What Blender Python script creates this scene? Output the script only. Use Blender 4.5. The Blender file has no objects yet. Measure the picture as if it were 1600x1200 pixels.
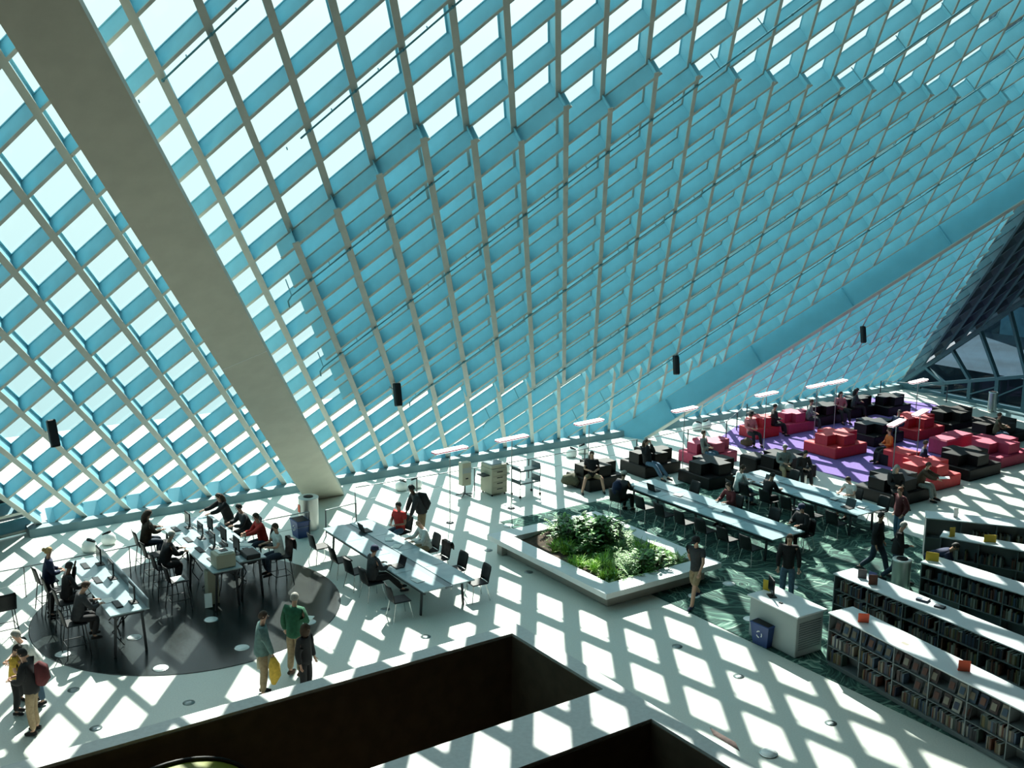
import bpy, bmesh, math, random
from mathutils import Vector, Matrix
random.seed(7)
SC = bpy.context.scene
COL = SC.collection

# ---------------------------------------------------------------- camera
FPX, HC = 1685.8, 10.5
R3 = ((0.82078641, -0.10266157, 0.56193441),
      (-0.57114054, -0.16539542, 0.80401669),
      (0.01039976, -0.98086949, -0.19438849))      # world = R3 @ (right, down, forward)
cam_d = bpy.data.cameras.new('camera')
cam = bpy.data.objects.new('camera', cam_d); COL.objects.link(cam)
cam_d.sensor_width = 36.0; cam_d.lens = FPX / 1600 * 36; cam_d.clip_end = 400; cam_d.clip_start = .05
cam.matrix_world = Matrix([[R3[r][0], -R3[r][1], -R3[r][2], (0, 0, HC)[r]] for r in range(3)] + [[0, 0, 0, 1]])
SC.camera = cam
def at(px, py, z=0.0):
    """the point of the place at height z that a pixel of the 1600x1200 photograph shows"""
    v = ((px - 800), (py - 600), FPX)
    d = [sum(R3[r][k] * v[k] for k in range(3)) for r in range(3)]
    t = (z - HC) / d[2]
    return Vector((d[0] * t, d[1] * t, z))

# ---------------------------------------------------------------- sky, sun, exposure
SUN = Vector((0.56, 0.835, 1.0)).normalized()
w = bpy.data.worlds.new('sky'); SC.world = w; w.use_nodes = True
nt = w.node_tree; nt.nodes.clear()
o_ = nt.nodes.new('ShaderNodeOutputWorld'); bg = nt.nodes.new('ShaderNodeBackground')
tc = nt.nodes.new('ShaderNodeTexCoord'); dot = nt.nodes.new('ShaderNodeVectorMath'); dot.operation = 'DOT_PRODUCT'
dot.inputs[1].default_value = SUN
rp = nt.nodes.new('ShaderNodeValToRGB')
rp.color_ramp.elements[0].position = 0.45; rp.color_ramp.elements[0].color = (0.62, 0.90, 0.92, 1)
rp.color_ramp.elements[1].position = 0.93; rp.color_ramp.elements[1].color = (1.55, 1.8, 1.85, 1)
e_ = rp.color_ramp.elements.new(0.78); e_.color = (0.94, 1.16, 1.16, 1)
nt.links.new(tc.outputs['Generated'], dot.inputs[0]); nt.links.new(dot.outputs['Value'], rp.inputs['Fac'])
nt.links.new(rp.outputs['Color'], bg.inputs['Color']); bg.inputs['Strength'].default_value = 1.0
nt.links.new(bg.outputs[0], o_.inputs[0])
sun_d = bpy.data.lights.new('sun', 'SUN'); sun_d.energy = 13.0; sun_d.angle = math.radians(0.6); sun_d.color = (1.0, 0.95, 0.86)
sun = bpy.data.objects.new('sun', sun_d); COL.objects.link(sun)
sun.rotation_euler = SUN.to_track_quat('Z', 'Y').to_euler(); sun.location = (60, 80, 80)
SC.view_settings.view_transform = 'Standard'; SC.view_settings.look = 'None'
SC.view_settings.gamma = 1.0; SC.view_settings.use_curve_mapping = False
SC.view_settings.exposure = 0.0
SC.cycles.max_bounces = 6; SC.cycles.diffuse_bounces = 4; SC.cycles.glossy_bounces = 3
SC.cycles.transparent_max_bounces = 8; SC.cycles.caustics_reflective = False; SC.cycles.caustics_refractive = False
SC.cycles.sample_clamp_indirect = 6.0

# ---------------------------------------------------------------- materials
MATS = {}
def mat(name, col, rough=0.6, metal=0.0, noise=0.0, nscale=8.0, bump=0.0, spec=0.5, col2=None, emit=0.0):
    if name in MATS: return MATS[name]
    m = bpy.data.materials.new(name); m.use_nodes = True
    t = m.node_tree; b = t.nodes['Principled BSDF']
    b.inputs['Roughness'].default_value = rough; b.inputs['Metallic'].default_value = metal
    b.inputs['Specular IOR Level'].default_value = spec
    b.inputs['Base Color'].default_value = (*col, 1)
    if noise or bump or col2:
        c = t.nodes.new('ShaderNodeTexCoord'); n = t.nodes.new('ShaderNodeTexNoise')
        n.inputs['Scale'].default_value = nscale; n.inputs['Detail'].default_value = 4
        t.links.new(c.outputs['Object'], n.inputs['Vector'])
        r = t.nodes.new('ShaderNodeValToRGB')
        c2 = col2 or tuple(min(1, x * (1 + noise)) for x in col)
        c1 = col if col2 else tuple(x * (1 - noise) for x in col)
        r.color_ramp.elements[0].position = .35; r.color_ramp.elements[1].position = .65
        r.color_ramp.elements[0].color = (*c1, 1); r.color_ramp.elements[1].color = (*c2, 1)
        t.links.new(n.outputs['Fac'], r.inputs['Fac']); t.links.new(r.outputs['Color'], b.inputs['Base Color'])
        if bump:
            bp = t.nodes.new('ShaderNodeBump'); bp.inputs['Strength'].default_value = bump; bp.inputs['Distance'].default_value = .01
            t.links.new(n.outputs['Fac'], bp.inputs['Height']); t.links.new(bp.outputs[0], b.inputs['Normal'])
    if emit:
        b.inputs['Emission Color'].default_value = (*col, 1); b.inputs['Emission Strength'].default_value = emit
    MATS[name] = m; return m

mat('web_paint', (0.22, 0.52, 0.62), 0.55, noise=.04, nscale=3)
mat('flange_paint', (0.42, 0.47, 0.44), 0.6, noise=.05, nscale=3)
mat('girder_paint', (0.14, 0.41, 0.52), 0.5, noise=.04, nscale=2)
mat('end_shade_paint', (0.07, 0.15, 0.18), 0.6)  # beam paint darkened, the shade of the end wall put into its colour
mat('column_paint', (0.50, 0.50, 0.42), 0.6, noise=.05, nscale=2)
mat('terrazzo', (0.58, 0.62, 0.57), 0.38, noise=.05, nscale=30, bump=.02)
mat('parapet_stone', (0.50, 0.53, 0.52), 0.45, noise=.06, nscale=12)
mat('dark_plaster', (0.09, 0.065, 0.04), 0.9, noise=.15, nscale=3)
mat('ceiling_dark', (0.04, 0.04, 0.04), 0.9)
mat('pipe_paint', (0.12, 0.30, 0.36), 0.8, spec=.1)
mat('steel_grey', (0.25, 0.29, 0.30), 0.4, metal=.6)
mat('black_plastic', (0.007, 0.007, 0.008), 0.5, spec=.3)
mat('kerb_grey', (0.16, 0.25, 0.27), 0.6)
mat('dark_metal', (0.03, 0.035, 0.04), 0.4, metal=.5)
mat('white_paint', (0.75, 0.78, 0.76), 0.5)

def glass_mat(name, tint, gloss=.08):
    m = bpy.data.materials.new(name); m.use_nodes = True; t = m.node_tree; t.nodes.clear()
    o = t.nodes.new('ShaderNodeOutputMaterial'); mx = t.nodes.new('ShaderNodeMixShader')
    tr = t.nodes.new('ShaderNodeBsdfTransparent'); tr.inputs[0].default_value = (*tint, 1)
    g = t.nodes.new('ShaderNodeBsdfGlossy'); g.inputs['Roughness'].default_value = .03
    fr = t.nodes.new('ShaderNodeFresnel'); fr.inputs['IOR'].default_value = 1.25
    t.links.new(fr.outputs[0], mx.inputs[0]); t.links.new(tr.outputs[0], mx.inputs[1]); t.links.new(g.outputs[0], mx.inputs[2])
    t.links.new(mx.outputs[0], o.inputs[0]); MATS[name] = m; return m
glass_mat('glass', (0.90, 0.97, 0.96)); glass_mat('glass_dim', (0.22, 0.32, 0.38))  # glass_dim: tint darkened so the end wall reads as shaded

# ---------------------------------------------------------------- mesh builder
class MB:
    def __init__(s): s.v = []; s.f = []; s.m = []; s.mats = []; s.sm = []
    def mi(s, m):
        if m not in s.mats: s.mats.append(m)
        return s.mats.index(m)
    def poly(s, pts, m, smooth=False):
        k = len(s.v); s.v += [tuple(p) for p in pts]; s.f.append(tuple(range(k, k + len(pts)))); s.m.append(s.mi(m)); s.sm.append(smooth)
    def quads(s, vs, fs, m, smooth=False):
        k = len(s.v); s.v += [tuple(p) for p in vs]; i = s.mi(m)
        for f in fs: s.f.append(tuple(k + a for a in f)); s.m.append(i); s.sm.append(smooth)
    def hexa(s, b, t, m):      # bottom 4, top 4 (ccw seen from above)
        s.quads(list(b) + list(t), [(3, 2, 1, 0), (4, 5, 6, 7), (0, 1, 5, 4), (1, 2, 6, 5), (2, 3, 7, 6), (3, 0, 4, 7)], m)
    def box(s, x0, x1, y0, y1, z0, z1, m, bev=0.0):
        if bev <= 0:
            s.hexa([(x0, y0, z0), (x1, y0, z0), (x1, y1, z0), (x0, y1, z0)], [(x0, y0, z1), (x1, y0, z1), (x1, y1, z1), (x0, y1, z1)], m); return
        b = bev
        def ring(i, z): return [(x0 + i, y0 + b, z), (x0 + b, y0 + i, z), (x1 - b, y0 + i, z), (x1 - i, y0 + b, z), (x1 - i, y1 - b, z), (x1 - b, y1 - i, z), (x0 + b, y1 - i, z), (x0 + i, y1 - b, z)]
        R = [ring(b * .99, z0), ring(0, z0 + b), ring(0, z1 - b), ring(b * .99, z1)]
        vs = sum(R, []); fs = [tuple(range(7, -1, -1)), tuple(range(24, 32))]
        for k in range(3):
            for j in range(8): a = k * 8 + j; c = k * 8 + (j + 1) % 8; fs.append((a, c, c + 8, a + 8))
        s.quads(vs, fs, m)
    def bar(s, p, q, w, h, m, up=(0, 0, 1)):   # rectangular bar p-q, width w (sideways) height h (along up)
        p = Vector(p); q = Vector(q); d = (q - p).normalized(); u = Vector(up); sd = d.cross(u)
        if sd.length < 1e-4: sd = d.cross(Vector((1, 0, 0)))
        sd.normalize(); u = sd.cross(d).normalized(); a = sd * w / 2; b = u * h / 2
        s.hexa([p - a - b, p + a - b, q + a - b, q - a - b], [p - a + b, p + a + b, q + a + b, q - a + b], m)
    def tube(s, pts, r, m, n=8, caps=True, smooth=True):
        pts = [Vector(p) for p in pts]; rs = r if isinstance(r, (list, tuple)) else [r] * len(pts)
        d0 = (pts[1] - pts[0]).normalized(); a = d0.orthogonal().normalized(); vs = []
        for i, p in enumerate(pts):
            d = (pts[min(i + 1, len(pts) - 1)] - pts[max(i - 1, 0)]).normalized()
            a = (a - d * a.dot(d)).normalized(); b = d.cross(a)
            for k in range(n): t = 2 * math.pi * k / n; vs.append(p + (a * math.cos(t) + b * math.sin(t)) * rs[i])
        fs = []
        for i in range(len(pts) - 1):
            for k in range(n): j = (k + 1) % n; fs.append((i * n + k, i * n + j, (i + 1) * n + j, (i + 1) * n + k))
        s.quads(vs, fs, m, smooth)
        if caps:
            s.poly(vs[:n][::-1], m); s.poly(vs[-n:], m)
    def lathe(s, prof, m, c=(0, 0, 0), n=20, smooth=True):   # prof: (r, z)
        vs = []; fs = []
        for r, z in prof:
            for k in range(n): t = 2 * math.pi * k / n; vs.append((c[0] + r * math.cos(t), c[1] + r * math.sin(t), c[2] + z))
        for i in range(len(prof) - 1):
            for k in range(n): j = (k + 1) % n; fs.append((i * n + k, i * n + j, (i + 1) * n + j, (i + 1) * n + k))
        s.quads(vs, fs, m, smooth)
        s.poly(vs[:n][::-1], m); s.poly(vs[-n:], m)
    def prism(s, poly, z0, z1, m):
        n = len(poly); vs = [(x, y, z0) for x, y in poly] + [(x, y, z1) for x, y in poly]
        s.quads(vs, [tuple(range(n - 1, -1, -1)), tuple(range(n, 2 * n))] + [(i, (i + 1) % n, (i + 1) % n + n, i + n) for i in range(n)], m)
    def ball(s, c, r, m, n=10, sc=(1, 1, 1)):
        prof = [(max(1e-3, r * math.sin(math.pi * k / 6)), -r * math.cos(math.pi * k / 6)) for k in range(7)]
        k0 = len(s.v); s.lathe(prof, m, (0, 0, 0), n)
        for k in range(k0, len(s.v)): x, y, z = s.v[k]; s.v[k] = (c[0] + x * sc[0], c[1] + y * sc[1], c[2] + z * sc[2])
    def mesh(s, name):
        me = bpy.data.meshes.new(name); me.from_pydata([tuple(p) for p in s.v], [], s.f)
        for m in s.mats: me.materials.append(MATS[m])
        me.polygons.foreach_set('material_index', s.m); me.polygons.foreach_set('use_smooth', s.sm)
        me.update(); return me
    def build(s, name, parent=None, loc=None, rot=0.0):
        o = bpy.data.objects.new(name, s.mesh(name)); COL.objects.link(o)
        if parent: o.parent = parent
        if loc is not None: o.location = loc
        if rot: o.rotation_euler = (0, 0, rot)
        return o
def empty(name, loc=(0, 0, 0), rz=0.0):
    o = bpy.data.objects.new(name, None); COL.objects.link(o); o.location = loc; o.rotation_euler = (0, 0, rz)
    o.empty_display_size = .2; return o
def tag(o, label, cat, group=None):
    o['label'] = label; o['category'] = cat
    if group: o['group'] = group
    return o
def struct(o): o['kind'] = 'structure'; return o
def copy_tree(o, parent=None):
    c = o.copy(); COL.objects.link(c)
    if parent: c.parent = parent
    for k in KIDS.get(o.name, []): copy_tree(k, c)
    return c
KIDS = {}
def reg(root):        # remember a prototype's children so copies are quick
    for o in [root] + list(root.children_recursive): KIDS[o.name] = list(o.children)
    return root
def dup(root, loc, rz, label=None, group=None, scale=None):
    c = copy_tree(root); c.location = loc; c.rotation_euler = (0, 0, rz)
    if label: c['label'] = label
    if group: c['group'] = group
    if scale: c.scale = scale
    return c
# ================================================================ the sloping diamond grid
TH = math.radians(43.29448); Y0 = 32.741; AA = 0.63443; HH = 1.11129; X0 = 6.184; T0 = 17.692
SD = Vector((0, -math.cos(TH), math.sin(TH))); NI = Vector((0, -math.sin(TH), -math.cos(TH)))   # up the slope, into the room
def fp(X, S, off=0.0): return Vector((X, Y0, 0)) + SD * S + NI * off
def ijp(i, j, off=0.0): return fp(X0 + AA * (i + j), T0 + HH * (i - j), off)
S_MAX = 27.0; S_MIN = 0.12; I0, I1 = -8, 24
def clip_i(i):      # j range of an i-line
    return i - (S_MAX - T0) / HH, i - (S_MIN - T0) / HH
def clip_j(j):
    lo = max(I0, j + (S_MIN - T0) / HH); hi = min(I1, j + (S_MAX - T0) / HH); return lo, hi
def ibeam(mb, A, B, off0, off1, fw, web=.02, outer=True, n=NI, wm='web_paint', fm='flange_paint'):
    """an I section between lattice points A and B (on the inner face, off=0), spanning offsets off0 (outside) .. off1 (inside)"""
    d = (B - A).normalized()
    mid = (off0 + off1) / 2
    mb.bar(A + n * mid, B + n * mid, web, (off1 - off0) - .03, wm, up=n)
    mb.bar(A + n * (off1 - .012), B + n * (off1 - .012), fw, .024, fm, up=n)
    if outer: mb.bar(A + n * (off0 + .012), B + n * (off0 + .012), fw * .75, .024, wm, up=n)
wall_front = struct(empty('wall_front'))
D1, D2 = 0.46, 0.44
def fwi(i): return .15 if i < 6 else max(.07, .15 - .01 * (i - 5))
for i in range(I0, I1 + 1):
    j0, j1 = clip_i(i); mb = MB(); ibeam(mb, ijp(i, j0), ijp(i, j1), -D1, 0, fwi(i)); mb.build('steep_beam', wall_front)
jmin = math.ceil(I0 - (S_MAX - T0) / HH); jmax = int(I1 - (S_MIN - T0) / HH)
for j in range(jmin, jmax + 1):
    a, b = clip_j(j)
    if b - a > .2:
        mb = MB(); ibeam(mb, ijp(a, j), ijp(b, j), -D1, -.003, .075); mb.build('shallow_beam', wall_front)
# the doubled inner layer with its stepped edge
def jtop(i):
    if i <= 4: return 5
    return {5: 6, 6: 7, 7: 7, 8: 8}.get(i, i - 1)
for i in range(1, I1):
    j0, j1 = jtop(i) - .12, i + 11.1
    for ja, jb in (((j0, 23.95), (25.1, j1)) if j0 < 23.5 and j1 > 25.5 else ((j0, min(j1, 23.95)),) if j0 < 23.5 else ((max(j0, 25.1), j1),)):
        mb = MB(); ibeam(mb, ijp(i, ja), ijp(i, jb), .0, D2, fwi(i), outer=False); mb.build('reinforcing_beam', wall_front)
for j in range(5, I1 + 12):
    if j == 25: continue
    im = max([i for i in range(1, I1 + 1) if jtop(i) <= j] or [0]); lo = max(.62, j - 11.1); hi = min(im + .12, I1 - .55)
    if hi - lo > .3:
        mb = MB(); ibeam(mb, ijp(lo, j), ijp(hi, j), .003, D2 - .003, .075, outer=False)
        mb.build('reinforcing_beam', wall_front)
# glass on the outside of the grid
gl = MB(); g0 = -D1 - .05
q = [fp(-9.6, S_MAX, g0), fp(6.5, 0, g0), fp(46.7, 0, g0), fp(46.7 - .571 * S_MAX, S_MAX, g0)]
gl.poly(q, 'glass'); struct(gl.build('window_1'))
# kerb at the foot of the slope
kb = MB()
kb.hexa([(5.6, 32.05, 0), (46.7, 32.05, 0), (46.7, 34.2, 0), (5.6, 34.2, 0)], [(5.6, 32.15, .22), (46.7, 32.15, .22), (46.7, 34.2, .22), (5.6, 34.2, .22)], 'kerb_grey')
struct(kb.build('trim_1'))
base = MB(); base.bar(fp(6.2, .30, -.24), fp(46.6, .30, -.24), .05, .5, 'web_paint', up=NI); base.build('foot_beam', wall_front)
# sprinkler pipes clamped under the shallow beams
def pipe(i0, i1, j, off, hook=True):
    mb = MB(); pts = [ijp(i0, j + .12, off), ijp(i1, j + .12, off)]
    if hook: pts = [ijp(i0 - .15, j + .45, off - .05), ijp(i0 - .12, j + .2, off), ] + pts[0:] 
    mb.tube(pts, .021, 'pipe_paint', 6)
    k = math.ceil(i0)
    while k <= i1:
        a = ijp(k - .5, j + .12, off); mb.bar(a, a - NI * (off + .02), .02, .02, 'pipe_paint')
        mb.ball(ijp(k, j + .12, off), .035, 'pipe_paint', 6); k += 1
    tag(mb.build('sprinkler_pipe'), PL.pop(0), 'pipe', None)
PL = ['thin blue sprinkler pipe crossing the open grid, uppermost of the sprinkler pipes',
      'thin blue sprinkler pipe with a hooked end, second from the top of the grid',
      'thin blue sprinkler pipe along the upper stepped edge of the doubled grid',
      'thin blue sprinkler pipe across the middle of the doubled grid, hooked beside the white column',
      'thin blue sprinkler pipe below the middle of the doubled grid',
      'thin blue sprinkler pipe along the lower edge of the doubled grid above the hanging speaker',
      'thin blue sprinkler pipe low on the grid, ending near the lamp row']
pipe(.0, 12, 0, .05, False); pipe(1.8, 16, 3, .05, False); pipe(.5, 4.4, 6, .47); pipe(.5, 18, 9, .47)
pipe(2.4, 22, 13.5 - .5, .47); pipe(4.4, 23, 17, .47); pipe(8, 23, 21, .47)
# ================================================================ inclined columns
# white column, parallel to the steep beams, between lines -1.45 and -0.42, underside 1.15 m inside the grid
col = tag(empty('inclined_column', (0, 0, 0)), 'massive off-white inclined column rising from the floor across the grid', 'column')
mb = MB()
def colpt(i, S, off, zfix=None):
    p = fp(X0 + AA * (2 * i - (S - T0) / HH), S, off)
    return p
ia, ib = -1.50, -0.45
def s_floor(off): return -(NI.z * off) / SD.z       # slope distance at which this offset meets the floor
lo = [colpt(ia, s_floor(.75), .75), colpt(ib, s_floor(.75), .75), colpt(ib, s_floor(1.2), 1.2), colpt(ia, s_floor(1.2), 1.2)]
hi = [colpt(ia, 26, .75), colpt(ib, 26, .75), colpt(ib, 26, 1.2), colpt(ia, 26, 1.2)]
mb.hexa(lo[::-1], hi[::-1], 'column_paint')
mb.build('shaft', col)
mb = MB(); c8 = colpt(ia, 9.6, 1.203); d8 = colpt(ib, 10.25, 1.203)
mb.bar(c8, d8, .02, .006, 'white_paint', up=NI); mb.build('weld_seam', col)
# blue girder, parallel to the shallow beams near j = 25
gir = tag(empty('inclined_girder', (0, 0, 0)), 'deep blue steel girder sloping up to the right through the doubled grid', 'girder')
mb = MB()
JG = 24.9
def gpt(i, off, j=JG): return ijp(i, j, off)
def i_floor(off): return (s_floor(off) - T0) / HH + JG
b0, b1 = .02, 1.02
mb.hexa([gpt(i_floor(b0), b0) + Vector((0, -.0, 0)), gpt(i_floor(b1), b1), gpt(23.9, b1), gpt(23.9, b0)][::1],
        [p + Vector((.05, .01, -.0)) for p in [gpt(i_floor(b0), b0), gpt(i_floor(b1), b1), gpt(23.9, b1), gpt(23.9, b0)]], 'girder_paint')
mb.build('web_plate', gir)
mb = MB(); mb.bar(gpt(i_floor(b1) + .05, b1), gpt(23.9, b1), .30, .035, 'flange_paint', up=NI); mb.build('flange', gir)
for k in range(5):
    i = 11.2 + k * 3.1; mb = MB(); mb.bar(gpt(i, .1) - Vector((.03, 0, 0)), gpt(i, b1 - .02) - Vector((.03, 0, 0)), .02, .14, 'girder_paint', up=(1, 0, 0)); mb.build('stiffener', gir)

# ================================================================ right-hand end: standing glazed wall and dark leaning grid
CR = Vector((46.6, 32.6, 0))
def fan(t, zr): return Vector((46.3, CR.y - t, zr * t))
LEN = 24.0
Z1, Z2 = .245, .80       # rise of the beam line and of the dark grid's lower edge per metre
wr = struct(empty('wall_right'))
mb = MB()
mb.bar((46.35, 32.6, .0), (46.35, 32.6 - LEN, 0.0), .25, .3, 'end_shade_paint')
mb.bar(fan(0, Z1), fan(LEN, Z1), .22, .16, 'end_shade_paint'); mb.bar(fan(0, Z2), fan(LEN, Z2), .25, .2, 'end_shade_paint')
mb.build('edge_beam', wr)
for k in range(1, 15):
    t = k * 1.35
    mb = MB(); mb.bar(fan(t, 0), fan(t, Z1), .16, .18, 'end_shade_paint', up=(0, 1, 0)); mb.build('post', wr)
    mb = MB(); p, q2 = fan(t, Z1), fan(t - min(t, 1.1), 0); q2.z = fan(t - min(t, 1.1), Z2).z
    mb.bar(p, q2 if t > 1.2 else p + Vector((0, .01, .2)), .12, .24, 'end_shade_paint', up=(1, 0, 0)); mb.build('raking_post', wr)
    mb = MB(); mb.bar(fan(t, 0) + Vector((-.05, 0, Z1 * t * .35)), fan(t + 1.35, 0) + Vector((-.05, 0, Z1 * t * .95)), .06, .08, 'end_shade_paint', up=(1, 0, 0)); mb.build('brace', wr)
gm = MB(); gm.poly([Vector((46.6, 32.6, 0)), Vector((46.6, 32.6 - LEN, 0)), Vector((46.6, 32.6 - LEN, Z2 * LEN))], 'glass_dim'); struct(gm.build('window_2'))
# leaning dark grid between the fold and its lower edge
F0 = ijp(24, clip_i(24)[1]); F1 = ijp(24, clip_i(24)[0])
G1 = fan(LEN, Z2)
e1 = (F1 - F0).normalized(); e2 = (G1 - CR).normalized(); nn = e1.cross(e2).normalized()
if nn.dot(Vector((-1, 0, -.5))) < 0: nn = -nn
dark = struct(empty('wall_end'))
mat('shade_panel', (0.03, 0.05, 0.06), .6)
dk = MB(); dk.poly([F0 - nn * .55 + e2 * 1.6, F0 - nn * .55 + e2 * 1.1 + e1 * 2.0, F1 - nn * .55 + e2 * .6, G1 - nn * .55], 'shade_panel'); dk.build('shade_backing', dark)  # opaque sheet added behind the beams, its dark colour stands for shade
LF, LG = (F1 - F0).length, (G1 - CR).length
for k in range(1, 22):      # members parallel to the fold
    g = CR + e2 * (k * 1.3)
    if k * 1.3 > LG: break
    t = 1 - k * 1.3 / LG; mb = MB(); ibeam(mb, g, g + e1 * LF * t, -.5, 0, .13, n=nn, wm='end_shade_paint', fm='end_shade_paint'); mb.build('steep_beam', dark)
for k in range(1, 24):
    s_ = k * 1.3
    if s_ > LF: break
    A = F0 + e1 * s_; t = 1 - s_ / LF; mb = MB(); ibeam(mb, A, A + e2 * LG * t, -.5, 0, .07, n=nn, wm='end_shade_paint', fm='end_shade_paint'); mb.build('shallow_beam', dark)
# left-hand return of the grid
wl = struct(empty('wall_left'))
LF0 = ijp(-8, clip_i(-8)[1]); LF1 = ijp(-8, clip_i(-8)[0]); LB = LF0 + Vector((-16, -4.5, 0))
f1 = (LF1 - LF0).normalized(); f2 = (LB - LF0).normalized(); n3 = f1.cross(f2).normalized()
if n3.z > 0: n3 = -n3
LL = (LF1 - LF0).length; L2 = (LB - LF0).length
dk = MB(); dk.poly([LF0 - n3 * .5, LF1 - n3 * .5, LF1 - n3 * .5 + f2 * 14, LB - n3 * .5], 'shade_panel'); dk.build('shade_backing', wl)  # added dark sheet again, painted shade behind the left return
for k in range(1, 12):
    g = LF0 + f2 * (k * 1.28); mb = MB(); ibeam(mb, g, g + f1 * LL * .6, -.45, 0, .13, n=n3); mb.build('steep_beam', wl)
for k in range(0, 14):
    g = LF0 + f1 * (k * 1.28); mb = MB(); ibeam(mb, g, g + (f2 - f1 * .0).normalized() * 14, -.45, 0, .13, n=n3); mb.build('shallow_beam', wl)

# ================================================================ floor, voids, parapet, enclosure
PX, PY1, PY2, PY3 = 12.15, 17.28, 14.30, 12.97      # inner corners of the openings
PT = 1.0                                            # parapet height
fl = MB()
fl.box(-25, 60, PY1, 45, -.3, 0, 'terrazzo'); fl.box(PX, 60, -14, PY1, -.3, 0, 'terrazzo')
struct(fl.build('floor'))
pr = MB()
pr.box(-25, PX + .36, PY1, PY1 + .36, -.3, PT, 'parapet_stone'); pr.box(PX, PX + .36, -14, PY1, -.3, PT, 'parapet_stone')
pr.box(-25, PX, PY3, PY2, -.3, PT, 'parapet_stone')
struct(pr.build('trim_2'))
vd = MB(); Zb = -9
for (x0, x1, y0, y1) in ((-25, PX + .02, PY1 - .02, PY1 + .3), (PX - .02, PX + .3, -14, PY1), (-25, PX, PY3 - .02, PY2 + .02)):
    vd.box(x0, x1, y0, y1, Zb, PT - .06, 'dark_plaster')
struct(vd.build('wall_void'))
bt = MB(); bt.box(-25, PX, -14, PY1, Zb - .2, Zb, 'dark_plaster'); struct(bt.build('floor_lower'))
cl = MB(); yt = fp(0, S_MAX).y
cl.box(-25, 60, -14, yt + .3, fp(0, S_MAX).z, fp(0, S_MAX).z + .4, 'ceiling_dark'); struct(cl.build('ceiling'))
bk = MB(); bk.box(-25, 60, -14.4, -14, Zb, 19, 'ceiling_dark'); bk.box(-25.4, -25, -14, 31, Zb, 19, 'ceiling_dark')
bk.box(46.9, 47.3, -14, 8.6, 0, 19, 'ceiling_dark')
struct(bk.build('wall_back'))

# ---------------------------------------------------------------- buildings across the street, seen through the end wall
mat('far_wall', (0.05, 0.08, 0.11), .8, noise=.3, nscale=.4); mat('far_pale', (0.20, 0.38, 0.48), .5, noise=.35, nscale=.6); mat('far_yellow', (0.35, 0.30, 0.03), .6)
mat('far_window', (0.02, 0.05, 0.07), .15)
nb = tag(empty('office_building', (60, 10, -12)), 'bluish office block across the street seen through the end wall', 'building')
mb = MB(); mb.box(0, 8, -60, 28, 0, 46, 'far_wall'); mb.build('wall', nb)
for k in range(10):
    for r in range(7):
        mb = MB(); mb.box(-.06, .02, 22 - k * 4.4, 25.4 - k * 4.4, 9 + r * 3.6, 11.4 + r * 3.6, 'far_pale' if (k * 3 + r) % 3 else 'far_window'); mb.build('window', nb)
yb = MB(); yb.box(-1.2, 0, -1.8, 1.8, 0, 1.4, 'far_yellow'); yb.box(-1.0, -.2, -1.2, 1.2, 1.4, 1.9, 'far_window')
tag(yb.build('delivery_van', None, (54, 20.5, 1.3)), 'yellow vehicle outside, seen through the raking window posts', 'van')
gr = MB(); gr.box(47.4, 75, -50, 45, -1.5, 1.28, 'far_wall'); struct(gr.build('ground'))
# ================================================================ floor finishes
mat('disc_stone', (0.014, 0.020, 0.020), 0.22, nscale=25, noise=.5, spec=.22)
mat('purple_carpet', (0.16, 0.10, 0.32), 0.95, noise=.12, nscale=14)
mat('frosted_white', (0.80, 0.86, 0.86), 0.3); mat('outlet_metal', (0.22, 0.27, 0.27), 0.35, metal=.7)
mat('chrome', (0.55, 0.6, 0.6), 0.25, metal=1.0)
mat('sofa_black', (0.003, 0.003, 0.004), 0.5, noise=.15, nscale=9, spec=.25); mat('sofa_red', (0.50, 0.022, 0.03), 0.6, noise=.08, nscale=7)
mat('sofa_pink', (0.40, 0.03, 0.085), 0.6, noise=.08, nscale=7); mat('sofa_brown', (0.008, 0.007, 0.006), 0.55, noise=.12, nscale=9, spec=.25)
mat('table_top', (0.30, 0.40, 0.43), 0.22, noise=.05, nscale=4); mat('table_rail', (0.10, 0.14, 0.16), 0.3, metal=.3)
mat('chair_black', (0.006, 0.007, 0.009), 0.5, spec=.3); mat('beige_plastic', (0.38, 0.37, 0.28), 0.55); mat('paper', (0.8, 0.82, 0.8), 0.8)
mat('bin_blue', (0.01, 0.04, 0.16), 0.5); mat('brushed', (0.45, 0.47, 0.45), 0.35, metal=.8); mat('kiosk_grey', (0.30, 0.35, 0.35), 0.5)
mat('lamp_glow', (1.0, 0.97, 0.95), 0.4, emit=3.0); mat('sign_yellow', (0.55, 0.38, 0.02), 0.6); mat('sign_orange', (0.75, 0.10, 0.04), 0.6)
mat('screen_dark', (0.01, 0.012, 0.016), 0.15); mat('shelf_metal', (0.17, 0.20, 0.21), 0.45, metal=.3); mat('shelf_top', (0.58, 0.63, 0.65), 0.4)
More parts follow.
